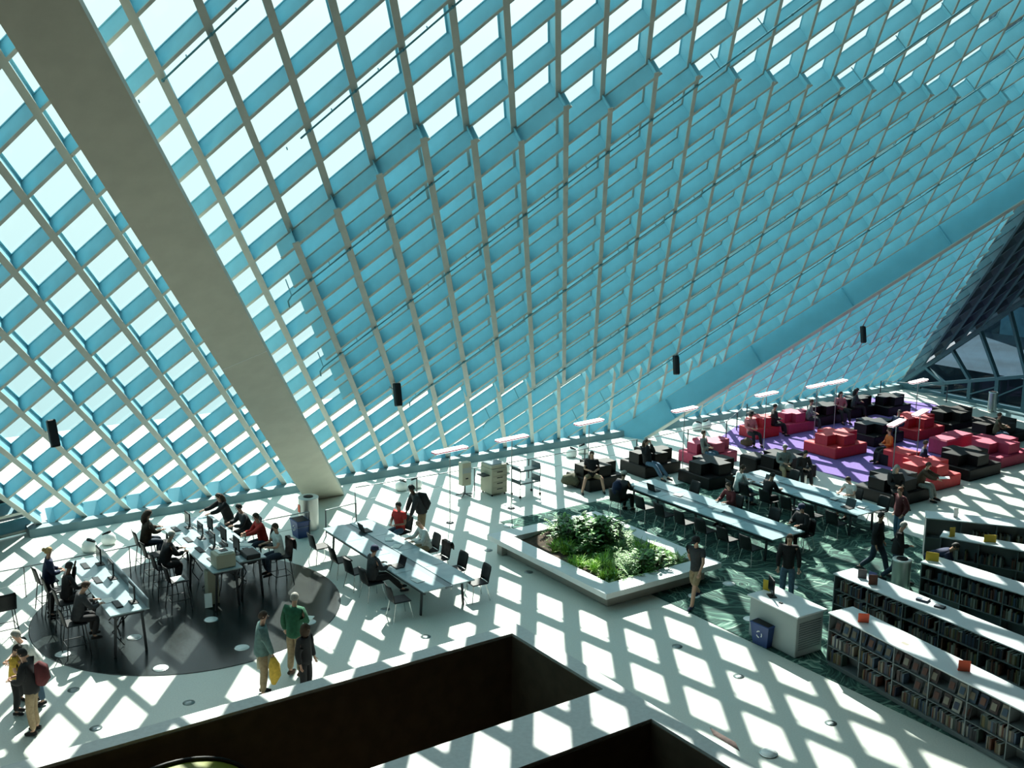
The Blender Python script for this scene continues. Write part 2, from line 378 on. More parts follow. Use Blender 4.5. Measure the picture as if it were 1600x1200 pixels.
def carpet_mat():
    m = bpy.data.materials.new('leaf_carpet'); m.use_nodes = True; t = m.node_tree; b = t.nodes['Principled BSDF']; b.inputs['Roughness'].default_value = .95
    L = t.links; N = t.nodes.new; c = N('ShaderNodeTexCoord')
    def blades(vscale, k, dist, off):
        ad = N('ShaderNodeVectorMath'); ad.operation = 'ADD'; ad.inputs[1].default_value = (off, off * 1.7, 0); L.new(c.outputs['Object'], ad.inputs[0])
        ns = N('ShaderNodeTexNoise'); ns.inputs['Scale'].default_value = .8; L.new(ad.outputs[0], ns.inputs['Vector'])
        wp = N('ShaderNodeVectorMath'); wp.operation = 'MULTIPLY_ADD'; wp.inputs[1].default_value = (dist, dist, 0); L.new(ns.outputs['Color'], wp.inputs[0]); L.new(ad.outputs[0], wp.inputs[2])
        vo = N('ShaderNodeTexVoronoi'); vo.inputs['Scale'].default_value = vscale; L.new(wp.outputs[0], vo.inputs['Vector'])
        sp = N('ShaderNodeSeparateColor'); L.new(vo.outputs['Color'], sp.inputs[0])
        an = N('ShaderNodeMath'); an.operation = 'MULTIPLY'; an.inputs[1].default_value = 6.283; L.new(sp.outputs[0], an.inputs[0])
        ro = N('ShaderNodeVectorRotate'); ro.rotation_type = 'Z_AXIS'; L.new(wp.outputs[0], ro.inputs['Vector']); L.new(an.outputs[0], ro.inputs['Angle'])
        mp = N('ShaderNodeMapping'); mp.inputs['Scale'].default_value = (k, .35, 1); L.new(ro.outputs[0], mp.inputs['Vector'])
        n2 = N('ShaderNodeTexNoise'); n2.inputs['Scale'].default_value = 1; n2.inputs['Detail'].default_value = 3; n2.inputs['Roughness'].default_value = .6; L.new(mp.outputs[0], n2.inputs['Vector']); return n2.outputs['Fac']
    a1 = blades(.55, 9, 1.2, 0); a2 = blades(.8, 15, 1.6, 13.0)
    mx = N('ShaderNodeMath'); mx.operation = 'MAXIMUM'; L.new(a1, mx.inputs[0]); L.new(a2, mx.inputs[1])
    r1 = N('ShaderNodeValToRGB'); e = r1.color_ramp.elements
    e[0].position = .44; e[0].color = (.009, .032, .028, 1); e[1].position = .74; e[1].color = (.42, .52, .42, 1)
    for p, cc in ((.53, (.018, .065, .055, 1)), (.60, (.07, .17, .13, 1)), (.65, (.20, .33, .26, 1))):
        q = e.new(p); q.color = cc
    L.new(mx.outputs[0], r1.inputs['Fac']); L.new(r1.outputs['Color'], b.inputs['Base Color']); MATS['leaf_carpet'] = m
carpet_mat()
mb = MB(); mb.lathe([(3.6, 0.0), (3.6, .008), (3.585, .012), (.01, .012)], 'disc_stone', n=72, smooth=False)
tag(mb.build('disc_floor_inset', None, (7.75, 24.6, .001)), 'round dark polished stone inlay in the pale floor under the computer tables', 'floor inlay')
mb = MB(); mb.box(17.7, 27.2, 9.0, 25.9, .001, .014, 'leaf_carpet'); tag(mb.build('carpet'), 'green carpet printed with giant grass and leaves beside the planter', 'carpet')
mb = MB(); mb.prism([(30.5, 22.5), (42, 22.9), (44.3, 29), (43.4, 31.5), (33.4, 31.0), (30.6, 29.6)], .001, .014, 'purple_carpet'); tag(mb.build('carpet'), 'purple carpet under the red and black foam seats', 'carpet')
# round lights let into the floor
def floor_light(z=.014):
    r = empty('floor_light'); m = MB(); m.lathe([(.17, 0), (.17, .006), (.155, .008)], 'chrome', n=20); m.build('ring', r)
    m = MB(); m.lathe([(.15, .004), (.15, .011), (.01, .012)], 'frosted_white', n=20); m.build('lens', r); return reg(r)
p0 = floor_light()
FLs = [((98, 1022), 'white round floor light near the left rim of the dark disc'), ((251, 1044), 'white round floor light at the front rim of the dark disc'), ((210, 996), 'white round floor light on the dark disc beneath the left computer table'),
       ((378, 1012), 'white round floor light on the dark disc behind the man with the yellow jacket'), ((483, 972), 'white round floor light near the right rim of the dark disc'), ((330, 968), 'dim round floor light in the shaded middle of the dark disc'),
       ((1139, 912), 'round floor light in the green carpet near the planter corner'), ((1084, 931), 'round floor light in the green carpet behind the walking man'), ((1172, 967), 'round floor light in the green carpet left of the grey kiosk'), ((1270, 1009), 'round floor light in the carpet between kiosk and nearest bookcase'),
       ((1237, 917), 'round floor light in the carpet behind the man in the black shirt'), ((795, 821), 'round floor light at the far corner of the green carpet'), ((1201, 1177), 'white round floor light by the parapet at the bottom of the picture')]
for k, ((x, y), lb) in enumerate(FLs):
    o = p0 if k == 0 else copy_tree(p0); o.location = at(x, y, .014); tag(o, lb, 'floor light', 'round lights set in the floor')
def outlet():
    r = empty('floor_outlet'); m = MB(); m.lathe([(.12, 0), (.12, .005), (.01, .007)], 'outlet_metal', n=16); m.build('cover', r); m = MB(); m.box(-.05, .05, -.035, .035, .006, .012, 'steel_grey'); m.build('flap', r); return reg(r)
p0 = outlet()
for k, ((x, y), lb) in enumerate([((115, 1078), 'metal floor outlet cover below the disc, nearest the group at left'), ((295, 1098), 'metal floor outlet cover in front of the disc near the parapet'), ((150, 1138), 'metal floor outlet cover lowest at the left by the parapet'), ((602, 952), 'metal floor outlet cover in front of the small study table'),
        ((665, 995), 'metal floor outlet cover between study table and parapet'), ((763, 860), 'metal floor outlet cover left of the planter corner'), ((826, 894), 'metal floor outlet cover below the long left side of the planter'), ((1058, 1010), 'metal floor outlet cover on the pale walkway below the carpet edge'),
        ((1154, 1057), 'metal floor outlet cover on the walkway nearer the parapet'), ((1298, 1130), 'metal floor outlet cover in front of the nearest bookcase')]):
    o = p0 if k == 0 else copy_tree(p0); o.location = at(x, y, 0); tag(o, lb, 'floor outlet', 'metal outlet covers in the floor')

# ================================================================ railing along the glass
def railing(pts, lb):
    r = tag(empty('railing'), lb, 'railing')
    pts = [Vector(p) for p in pts]; m = MB(); H = .78
    m.tube([p + Vector((0, 0, H)) for p in pts], .018, 'steel_grey', 6)
    m.build('handrail', r)
    m = MB(); m.tube([p + Vector((0, 0, .35)) for p in pts], .006, 'steel_grey', 5); m.build('cable', r)
    for a, b in zip(pts, pts[1:]):
        n = max(1, round((b - a).length / 2.4))
        for k in range(n):
            p = a.lerp(b, k / n); m = MB(); m.bar(p, p + Vector((0, 0, H)), .05, .015, 'dark_metal', up=(1, 0, 0)); m.build('post', r)
    p = pts[-1]; m = MB(); m.bar(p, p + Vector((0, 0, H)), .05, .015, 'dark_metal', up=(1, 0, 0)); m.build('post', r)
railing([(1.0, 27.5, 0), (4.6, 27.5, 0), (12.3, 27.75, 0)], 'thin steel railing running along the glass behind the computer tables')
railing([(12.75, 27.6, 0), (13.8, 27.75, 0), (14.5, 29.2, 0), (21, 29.0, 0), (26.0, 29.1, 0)], 'thin steel railing bending round the white column and passing behind the copier')
railing([(26.4, 29.0, 0), (31, 29.4, 0), (34.2, 31.3, 0)], 'thin steel railing behind the pinkish red seat')
railing([(43.6, 31.5, 0), (45.2, 29.0, 0)], 'short railing in the far corner by the raking wall')

# ================================================================ floor spotlights: white globes with a black lens
def spot():
    r = empty('uplight'); m = MB(); m.lathe([(.02, 0), (.17, .02), (.21, .10), (.19, .23), (.13, .31), (.1, .33)], 'white_paint', n=18); m.build('globe', r)
    m = MB(); m.lathe([(.12, 0), (.13, .04), (.115, .07)], 'black_plastic', n=16); o = m.build('lens', r); o.location = (0.04, 0, .28); o.rotation_euler = (0, math.radians(28), 0); return reg(r)
p0 = spot()
for k, (x, y, rz, lb) in enumerate([(140, 862, 0, 'white globe uplight beside the monitor on the left table'), (170, 850, 2.2, 'white globe uplight tipped over behind the left computer table'), (627, 766, 0, 'white globe uplight behind the standing pair, left of its twin'),
      (650, 762, 2.4, 'white globe uplight behind the standing pair, right of its twin'), (788, 738, 0, 'black lensed uplight between the copier and the cart'), (893, 714, 0, 'white globe uplight behind the black seat, left of its twin'), (911, 708, 2.4, 'white globe uplight behind the black seat, right of its twin'),
      (1089, 672, 0, 'white globe uplight behind the pinkish red seat, left of its twin'), (1104, 669, 2.4, 'white globe uplight behind the pinkish red seat, right of its twin'), (1233, 641, 0, 'white globe uplight in the far row beside the reader in grey')]):
    o = p0 if k == 0 else copy_tree(p0); o.location = at(x, y, 0); o.rotation_euler = (0, 0, rz); tag(o, lb, 'uplight', 'white uplights on the floor along the glass')

# ================================================================ tall reading lamps
def lamp(H=2.25):
    r = empty('reading_lamp'); m = MB(); m.lathe([(.12, 0), (.12, .015), (.03, .03)], 'dark_metal', n=16); m.build('base', r)
    m = MB(); m.tube([(0, 0, .03), (0, 0, H)], .017, 'steel_grey', 6); m.build('pole', r)
    h = MB(); h.box(-.62, .62, -.13, .13, H, H + .035, 'sofa_pink', .015); ho = h.build('head', r)
    g = MB(); g.box(-.61, .61, -.122, .122, H + .036, H + .07, 'lamp_glow', .01); g.build('diffuser', ho)
    g = MB(); g.box(-.58, .58, -.10, .10, H - .012, H - .002, 'lamp_glow'); g.build('lower_diffuser', ho); return reg(r)
p0 = lamp()
for k, (hx, hy, lb) in enumerate([(703, 702, 'glowing reading lamp nearest the white column, leftmost of the lamp row'), (800, 684, 'glowing reading lamp standing by the book cart'), (931, 662, 'glowing reading lamp behind the black seat of the man in shorts'),
      (1070, 639, 'glowing reading lamp behind the pinkish red seat'), (1198, 615, 'glowing reading lamp beyond the reader in the dark suit'), (1277, 602, 'glowing reading lamp in the far row, left one of a touching pair'), (1308, 596, 'glowing reading lamp in the far row, right one of a touching pair'),
      (1435, 595, 'glowing reading lamp farthest right, against the dark end wall'), (1452, 647, 'glowing reading lamp over the red seat on the purple carpet'), (1401, 660, 'glowing reading lamp in front of the far red seat, tilted light')]):
    o = p0 if k == 0 else copy_tree(p0); g = at(hx, hy, 2.3); o.location = (g.x, g.y + (.35 if k in (2, 8) else 0), 0.001); o.rotation_euler = (0, 0, 0.12 if k < 8 else .3); tag(o, lb, 'lamp', 'tall reading lamps with long glowing heads')
# ================================================================ hanging loudspeakers
def speaker():
    r = empty('loudspeaker'); m = MB(); m.box(-.17, .17, -.13, .13, -.55, .55, 'black_plastic', .04); m.build('cabinet', r)
    m = MB(); m.box(-.14, .14, -.145, -.13, -.48, .48, 'dark_metal'); m.build('grille', r)
    m = MB(); m.bar((0, .12, .2), (0, .62, .42), .04, .04, 'steel_grey'); m.build('bracket', r); return reg(r)
p0 = speaker()
for k, (x, y, i, j, off, tl, lb) in enumerate([(82, 683, -5.5, 4.4, .7, -.08, 'black loudspeaker hung from the open grid at far left'), (622, 615, 2, 11.9, .8, .12, 'black loudspeaker hung on the grid right of the white column'),
       (1057, 572, 10.8, 21, .8, .28, 'black loudspeaker hung above the blue girder'), (1350, 522, 18.8, 28.5, .8, .3, 'black loudspeaker hung on the far grid below the blue girder')]):
    o = p0 if k == 0 else copy_tree(p0); o.location = ijp(i, j, off)
    o.rotation_euler = (math.radians(-14), tl * .6, .1); o.scale = (.62, .62, .62); tag(o, lb, 'loudspeaker', 'black loudspeakers hung from the grid')

# ================================================================ planter
mat('soil', (0.05, 0.032, 0.018), 0.95, noise=.4, nscale=9); mat('planter_white', (0.62, 0.66, 0.67), 0.4, noise=.03, nscale=5); mat('planter_side', (0.30, 0.29, 0.26), 0.6)
pl = tag(empty('planter', (17.9, 21.36, 0)), 'large square planter with white rim full of green plants', 'planter')
mb = MB(); hx, hy = 1.95, 2.6; ix, iy = 1.42, 2.06
for b in ((-hx, hx, -hy, -iy), (-hx, hx, iy, hy), (-hx, -ix, -iy, iy), (ix, hx, -iy, iy)): mb.box(*b, .36, .5, 'planter_white')
mb.build('rim', pl)
mb = MB()
for b in ((-hx + .3, hx - .3, -hy + .3, -iy), (-hx + .14, hx - .14, iy, hy - .3), (-hx + .3, -ix, -iy, iy), (ix, hx - .3, -iy, iy)): mb.box(*b, .014, .359, 'planter_side')
mb.build('box', pl)
def soilmesh():
    m = MB(); n = 24; vs = []
    for a in range(n + 1):
        for b in range(n + 1):
            x = -ix + 2 * ix * a / n; y = -iy + 2 * iy * b / n
            vs.append((x, y, .36 + .05 * math.sin(x * 3 + y) + .04 * math.sin(y * 4.1)))
    m.quads(vs, [(a * (n + 1) + b, (a + 1) * (n + 1) + b, (a + 1) * (n + 1) + b + 1, a * (n + 1) + b + 1) for a in range(n) for b in range(n)], 'soil', True); return m
soilmesh().build('soil', pl)
def leafmat(n, c): mat(n, c, .5, noise=.35, nscale=11)
leafmat('leaf_dark', (0.04, 0.13, 0.025)); leafmat('leaf_mid', (0.10, 0.27, 0.04)); leafmat('leaf_light', (0.32, 0.55, 0.06)); leafmat('leaf_pale', (0.30, 0.46, 0.20))
def frond(m, base, az, L, lift, w, mt, seg=5, droop=1.2):
    p = Vector(base); d = Vector((math.cos(az) * math.cos(lift), math.sin(az) * math.cos(lift), math.sin(lift))); sd = Vector((-math.sin(az), math.cos(az), 0)); pts = []
    for k in range(seg + 1):
        t = k / seg; ww = w * math.sin(math.pi * min(.98, .12 + t * .86)); pts.append((p - sd * ww, p + Vector((0, 0, .25 * ww)), p + sd * ww)); p = p + d * (L / seg); d = (d + Vector((0, 0, -droop / seg))).normalized()
    k0 = []
    vs = [v for tr in pts for v in tr]; fs = []
    for k in range(seg): a = k * 3; fs += [(a, a + 1, a + 4, a + 3), (a + 1, a + 2, a + 5, a + 4)]
    m.quads(vs, fs, mt)
def plant(kind, seed):
    rr = random.Random(seed); m = MB(); r = empty('leafy_plant')
    if kind == 0:      # fern
        for k in range(26):
            az = rr.uniform(0, 6.28); lift = rr.uniform(.5, 1.3); L = rr.uniform(.3, .5); base = Vector((0, 0, .0))
            m_stem = [base]; p = base; d = Vector((math.cos(az) * math.cos(lift), math.sin(az) * math.cos(lift), math.sin(lift)))
            for s_ in range(8):
                q2 = p + d * (L / 8)
                for side in (-1, 1): frond(m, q2, az + side * 1.2, .11 * (1 - s_ / 10), .15, .018, rr.choice(['leaf_mid', 'leaf_pale', 'leaf_mid']), 2, .3)
                p = q2; m_stem.append(p); d = (d + Vector((0, 0, -.16))).normalized()
            m.tube(m_stem, .005, 'leaf_mid', 3)
        nm = 'fern'
    elif kind == 1:    # grass tuft
        for k in range(70): frond(m, (rr.uniform(-.08, .08), rr.uniform(-.08, .08), 0), rr.uniform(0, 6.28), rr.uniform(.22, .5), rr.uniform(.9, 1.5), .011, rr.choice(['leaf_light', 'leaf_light', 'leaf_mid']), 4, 1.5)
        nm = 'grass_tuft'
    elif kind == 2:    # broad leaf shrub
        for k in range(60):
            z = rr.uniform(.05, .6); az = rr.uniform(0, 6.28); rd = rr.uniform(0, .2); frond(m, (math.cos(az) * rd, math.sin(az) * rd, z), az + rr.uniform(-.6, .6), rr.uniform(.14, .26), rr.uniform(-.1, .9), .045, rr.choice(['leaf_dark', 'leaf_dark', 'leaf_mid']), 3, .9)
        for k in range(5): az = rr.uniform(0, 6.28); m.tube([(0, 0, 0), (math.cos(az) * .15, math.sin(az) * .15, .5)], .008, 'soil', 4)
        nm = 'leafy_shrub'
    else:              # low ground leaves
        for k in range(50):
            a = rr.uniform(0, 6.28); rd = rr.uniform(0, .26); frond(m, (math.cos(a) * rd, math.sin(a) * rd, .0), rr.uniform(0, 6.28), rr.uniform(.08, .18), rr.uniform(.5, 1.3), .035, rr.choice(['leaf_mid', 'leaf_dark', 'leaf_pale']), 3, 1.2)
        nm = 'ground_plant'
    o = m.build(nm); bpy.data.objects.remove(r); return o
prot = {k: [plant(k, 10 * k + s_) for s_ in range(2)] for k in range(4)}; usedp = set()
PLAB = {0: 'pale green fern with lacy fronds in the planter', 1: 'bright grass tuft growing in the planter', 2: 'dark broad-leaved shrub standing in the planter', 3: 'low leafy plant covering soil in the planter'}
PG = {0: 'ferns in the planter', 1: 'grass tufts in the planter', 2: 'dark shrubs in the planter', 3: 'low plants in the planter'}
rr = random.Random(5)
for a in range(9):
    for b in range(13):
        x = -ix + .22 + (2 * ix - .44) * a / 8 + rr.uniform(-.1, .1); y = -iy + .22 + (2 * iy - .44) * b / 12 + rr.uniform(-.1, .1)
        bare = (y > 1.3 and x < -.2) or (x < -.95 and y > -.3)
        if bare and rr.random() < .75: continue
        n_ = math.sin(x * 2.3 + 1) + math.sin(y * 1.9) + rr.uniform(-.9, .9)
        kd = 2 if n_ > .9 else 0 if n_ > -.1 else 3 if n_ > -.9 else 1
        if abs(x + .9) < .45 and abs(y - .9) < .5: kd = 1
        src = rr.choice(prot[kd])
        if src.name in usedp: o = src.copy(); COL.objects.link(o)
        else: o = src; usedp.add(src.name)
        s_ = rr.uniform(.85, 1.25) * (.85 if kd == 1 else 1); z = .35 + .05 * math.sin(x * 3 + y) + .04 * math.sin(y * 4.1)
        o.location = (17.9 + x, 21.36 + y, z); o.rotation_euler = (0, 0, rr.uniform(0, 6.28)); o.scale = (s_,) * 3
        tag(o, PLAB[kd], 'plant', PG[kd])
for k in prot:
    for o in prot[k]:
        if o.name not in usedp: bpy.data.objects.remove(o)

# ================================================================ chairs, stools
def chair_proto(name, H, seatw=.44):
    r = empty(name); m = MB(); s_ = seatw / 2
    m.box(-s_, s_, -s_, s_, H - .02, H + .012, 'chair_black', .014); m.build('seat', r)       # faces +x; back at -x
    m = MB(); vs = []; n = 6; nz = 5
    for b in range(nz + 1):
        z = H + .01 + .40 * b / nz; x = -s_ + .015 - .09 * (b / nz) ** 1.2; ww = s_ * (.98 if b < nz else .86)
        for a in range(n + 1):
            t = -1 + 2 * a / n; vs.append((x - .03 * (1 - t * t) , t * ww, z))
    k = len(vs); vs += [(x - .014, y, z) for x, y, z in vs]
    fs = []
    for b in range(nz):
        for a in range(n): i = b * (n + 1) + a; fs += [(i, i + 1, i + n + 2, i + n + 1), (k + i, k + i + n + 1, k + i + n + 2, k + i + 1)]
    for a in range(n): fs += [(a, k + a, k + a + 1, a + 1), (nz * (n + 1) + a, nz * (n + 1) + a + 1, k + nz * (n + 1) + a + 1, k + nz * (n + 1) + a)]
    for b in range(nz): i = b * (n + 1); fs += [(i, i + n + 1, k + i + n + 1, k + i), (i + n, k + i + n, k + i + 2 * n + 1, i + 2 * n + 1)]
    m.quads(vs, fs, 'chair_black', True); m.build('backrest', r)
    for sx in (-1, 1):
        for sy in (-1, 1):
            m = MB(); m.tube([(sx * (s_ - .05), sy * (s_ - .05), H - .02), (sx * (s_ + .03), sy * (s_ + .02), 0)], .013, 'chrome' if H < .6 else 'dark_metal', 6); m.build('leg', r)
    if H > .6:
        m = MB(); q = s_ + .005; z = .28
        for a, b in (((-q, -q), (q, -q)), ((q, -q), (q, q)), ((q, q), (-q, q)), ((-q, q), (-q, -q))): m.tube([(*a, z), (*b, z)], .01, 'dark_metal', 5)
        m.build('footrest', r)
    return reg(r)
CHAIR = chair_proto('study_chair', .45); STOOL = chair_proto('bar_stool', .74)
CH_USED = {}
def place(proto, x, y, rz, lb, cat, group=None, z=0.0):
    if CH_USED.get(proto.name): o = copy_tree(proto)
    else: o = proto; CH_USED[proto.name] = 1
    o.location = (x, y, z); o.rotation_euler = (0, 0, rz); tag(o, lb, cat, group); return o
# ================================================================ study tables
def study_table(x0, x1, y0, y1, n, lb):
    t = tag(empty('study_table', ((x0 + x1) / 2, (y0 + y1) / 2, .014 if x0 > 15 else 0)), lb, 'table'); w, L = (x1 - x0) / 2, (y1 - y0) / 2
    m = MB(); ch = .10
    for k in range(n):
        a = -L + 2 * L * k / n + .008; b = -L + 2 * L * (k + 1) / n - .008
        m.box(-w, -ch, a, b, .71, .74, 'table_top'); m.box(ch, w, a, b, .71, .74, 'table_top')
    m.build('tabletop', t)
    m = MB(); m.box(-ch + .005, ch - .005, -L, L, .68, .725, 'table_rail'); m.build('cable_tray', t)
    m = MB(); m.box(-w + .06, -w + .1, -L + .08, L - .08, .62, .705, 'dark_metal'); m.box(w - .1, w - .06, -L + .08, L - .08, .62, .705, 'dark_metal'); m.build('apron', t)
    for k in range(n // 2 + 1):
        y = -L + .35 + (2 * L - .7) * k / (n // 2)
        for sx in (-1, 1):
            m = MB(); m.bar((sx * (w - .12), y, 0), (sx * (w - .16), y, .7), .06, .04, 'dark_metal'); m.build('leg', t)
    return t
study_table(12.06, 13.5, 20.8, 26.3, 4, 'long study table with laptops between the disc and the planter')
study_table(21.78, 23.08, 18.75, 24.95, 4, 'long study table directly behind the planter on the green carpet')
study_table(25.5, 26.8, 18.85, 23.8, 4, 'long study table on the far edge of the green carpet before the foam seats')
C1 = [(11.72, 25.75, 0, 'empty black chair at the far left end of the left study table, outer side'), (11.74, 24.5, 0, 'black chair tucked under the left study table behind the man in the cap'), (11.7, 23.55, .1, 'black chair directly left of the man in the cap'),
      (11.72, 21.35, -.1, 'black chair right of the man in the cap, partly hidden'), (13.85, 21.25, math.pi - .1, 'black chair at the near end of the left study table, inner side'), (13.85, 22.3, math.pi, 'second black chair from the near end, inner side of the left table'), (13.9, 23.2, math.pi, 'black chair beside the man in the white shirt, seat draped with a coat')]
for x, y, rz, lb in C1: place(CHAIR, x, y, rz, lb, 'chair', 'chairs at the left study table')
for k in range(6): place(CHAIR, 21.45, 19.2 + k * .86, 0, 'black chair tucked along the planter side of the middle study table', 'chair', 'chairs on the planter side of the middle table', .014)
for k, y in enumerate((19.3, 20.4, 23.7)): place(CHAIR, 23.45, y, math.pi, 'black chair tucked along the far side of the middle study table', 'chair', 'chairs on the far side of the middle table', .014)
for k in range(5): place(CHAIR, 25.15, 19.3 + k * .86, 0, 'black chair along the near side of the far study table', 'chair', 'chairs at the near side of the far table', .014)
for k, y in enumerate((19.4, 22.9)): place(CHAIR, 27.2, y, math.pi, 'black chair along the far side of the far study table', 'chair', 'chairs at the far side of the far table')
# ================================================================ computer tables on the disc
def high_table(x0, x1, y0, y1, lb, panel=None):
    t = tag(empty('computer_table', ((x0 + x1) / 2, (y0 + y1) / 2, .014)), lb, 'table'); w, L = (x1 - x0) / 2, (y1 - y0) / 2
    m = MB(); m.box(-w, w, -L, L, .985, 1.015, 'table_top'); m.build('tabletop', t)
    m = MB(); m.box(-w + .08, w - .08, -L + .1, L - .1, .90, .984, 'dark_metal'); m.build('cable_tray', t)
    for y in (-L + .12, 0, L - .12):
        for sx in (-1, 1):
            m = MB(); m.bar((sx * (w - .08), y, 0), (sx * (w - .14), y, .98), .05, .05, 'dark_metal'); m.build('leg', t)
    if panel:
        m = MB(); m.box(w - .03, w, -L, L, 1.016, 1.22, 'table_rail'); m.build('screen_panel', t)
    m = MB(); rr2 = random.Random(int(x0 * 10))
    for k in range(7):
        y = -L + .4 + k * (2 * L - .8) / 6; m.tube([(rr2.uniform(-.2, .2), y, .9), (rr2.uniform(-.4, .4), y + rr2.uniform(-.3, .3), .45), (rr2.uniform(-.3, .3), y + .2, .02)], .014, 'black_plastic', 5)
    m.build('hanging_cables', t); return t
high_table(5.42, 6.25, 22.7, 26.6, 'left high computer table with dark back panel on the disc', True)
high_table(8.12, 8.86, 23.95, 28.0, 'right high computer table on the disc, half facing the left table')
high_table(8.90, 9.60, 24.3, 28.3, 'right high computer table on the disc, half facing the planter')
def monitor():
    r = empty('computer_monitor'); m = MB(); m.box(-.09, .09, -.13, .13, 0, .015, 'black_plastic', .006); m.box(-.03, .0, -.03, .03, .015, .16, 'black_plastic'); m.build('stand', r)
    m = MB(); m.box(0, .035, -.2, .2, .1, .44, 'black_plastic', .01); m.build('housing', r)
    m = MB(); m.box(.035, .037, -.18, .18, .13, .41, 'screen_dark'); m.build('screen', r); return reg(r)
def keyboard():
    r = empty('keyboard'); m = MB(); m.box(-.075, .075, -.22, .22, 0, .02, 'black_plastic', .006); m.build('base', r)
    m = MB()
    for a in range(4):
        for b in range(12): m.box(-.06 + a * .031, -.034 + a * .031, -.205 + b * .034, -.175 + b * .034, .02, .027, 'dark_metal')
    m.build('keys', r); return reg(r)
def laptop(c='black_plastic'):
    r = empty('laptop'); m = MB(); m.box(-.12, .12, -.17, .17, 0, .022, c, .008); m.build('base', r)
    m = MB(); m.bar((.12, 0, .02), (.19, 0, .245), .33, .012, c, up=(1, 0, -.3)); o = m.build('lid', r)
    m = MB(); m.bar((.114, 0, .035), (.180, 0, .23), .29, .004, 'screen_dark', up=(1, 0, -.3)); m.build('screen', o); return reg(r)
MON, KEY, LAP = monitor(), keyboard(), laptop()
tz = 1.03
MOND = [(6.05, 23.2, math.pi, 'near end of left table'), (6.05, 24.9, math.pi, 'middle of left table'), (6.05, 26.0, math.pi, 'far end of left table beside the globe uplight'),
        (8.72, 24.7, math.pi, 'left half of right table beside the printer'), (8.72, 25.6, math.pi, 'left half of right table before the person in black'), (8.72, 26.5, math.pi, 'left half of right table near its middle'), (8.72, 27.5, math.pi, 'left half of right table before the long-haired woman'),
        (9.05, 24.9, 0, 'right half of right table before the white shirt'), (9.05, 25.8, 0, 'right half of right table before the red shirt'), (9.05, 26.8, 0, 'right half of right table before the leaning person')]
for x, y, rz, s_ in MOND:
    place(MON, x, y, rz, 'black flat monitor on the ' + s_, 'monitor', 'monitors on the computer tables', tz)
    c_ = math.cos(rz); place(KEY, x + c_ * .33, y + .05, rz, 'black keyboard on the ' + s_, 'keyboard', 'keyboards on the computer tables', tz)
pr_ = tag(empty('printer', (8.5, 24.28, tz)), 'pale boxy printer on the near end of the right computer table', 'printer')
m = MB(); m.box(-.24, .24, -.22, .22, 0, .36, 'beige_plastic', .02); m.build('case', pr_); m = MB(); m.box(-.16, .2, -.17, .17, .36, .39, 'white_paint', .01); m.build('lid', pr_); m = MB(); m.box(-.08, .1, -.1, .1, .391, .40, 'black_plastic'); m.build('tray', pr_)
m = MB(); m.box(-.18, .18, -.26, .26, 0, .12, 'black_plastic', .02); tag(m.build('document_scanner', None, (9.28, 24.55, tz)), 'black flat scanner on the near end of the right computer table', 'scanner')
pd = tag(empty('pedestal', (8.3, 24.6, .014)), 'beige pedestal sign board under the near end of the right computer table', 'stand')
m = MB(); m.box(-.14, .14, -.12, .12, 0, .85, 'beige_plastic', .01); m.build('body', pd); m = MB(); m.bar((-.2, -.3, .02), (-.16, -.16, .33), .2, .01, 'paper', up=(-1, -1, 0)); m.build('leaflet_board', pd)
for k, (x, y, s_) in enumerate([(5.62, 23.6, 'left table near its front'), (5.6, 25.1, 'left table by the dark seated person'), (8.25, 26.1, 'right table by the person in black'), (9.5, 25.4, 'right table by the white shirt'), (9.3, 27.3, 'right table near its far end'), (8.3, 27.2, 'right table by the woman with long hair')]):
    m = MB(); m.box(-.11, .11, -.15, .15, 0, .006, 'paper'); o = m.build('paper_sheet', None, (x, y, tz + .001), .3 * k); tag(o, 'loose white paper lying on the ' + s_, 'paper', 'papers on the computer tables')
ST = [(4.9, 26.35, .1, 'empty stool at the far end of the left computer table'), (4.95, 25.6, 0, 'stool behind the woman with the blond bun'), (5.0, 24.75, 0, 'stool of the dark seated person at the left table'), (4.85, 23.45, 0, 'stool of the man in front at the left table'),
      (7.62, 27.65, 0, 'stool of the long-haired woman at the right table'), (7.55, 26.7, 0, 'empty stool between the long-haired woman and the person in black'), (7.5, 25.75, 0, 'stool of the person in black at the right table'), (7.5, 24.7, 0, 'stool with a paper on its seat at the right table'),
      (10.2, 24.85, math.pi, 'stool of the man in the white shirt, coat on its back'), (10.2, 25.9, math.pi, 'stool of the person in red at the right table'), (10.2, 27.0, math.pi, 'stool at the far end of the right table, inner side'), (3.75, 25.2, 1.6, 'black stool alone at the left edge of the picture')]
for x, y, rz, lb in ST: place(STOOL, x, y, rz, lb, 'stool', 'bar stools at the computer tables', .014 if x > 4.4 else 0)
m = MB(); m.box(-.13, .13, -.16, .16, 0, .006, 'paper'); tag(m.build('paper_sheet', None, (7.5, 24.7, .014 + .755)), 'white paper lying on an empty stool seat', 'paper')
mat('coat_brown', (0.09, 0.06, 0.055), .9, noise=.3, nscale=10)
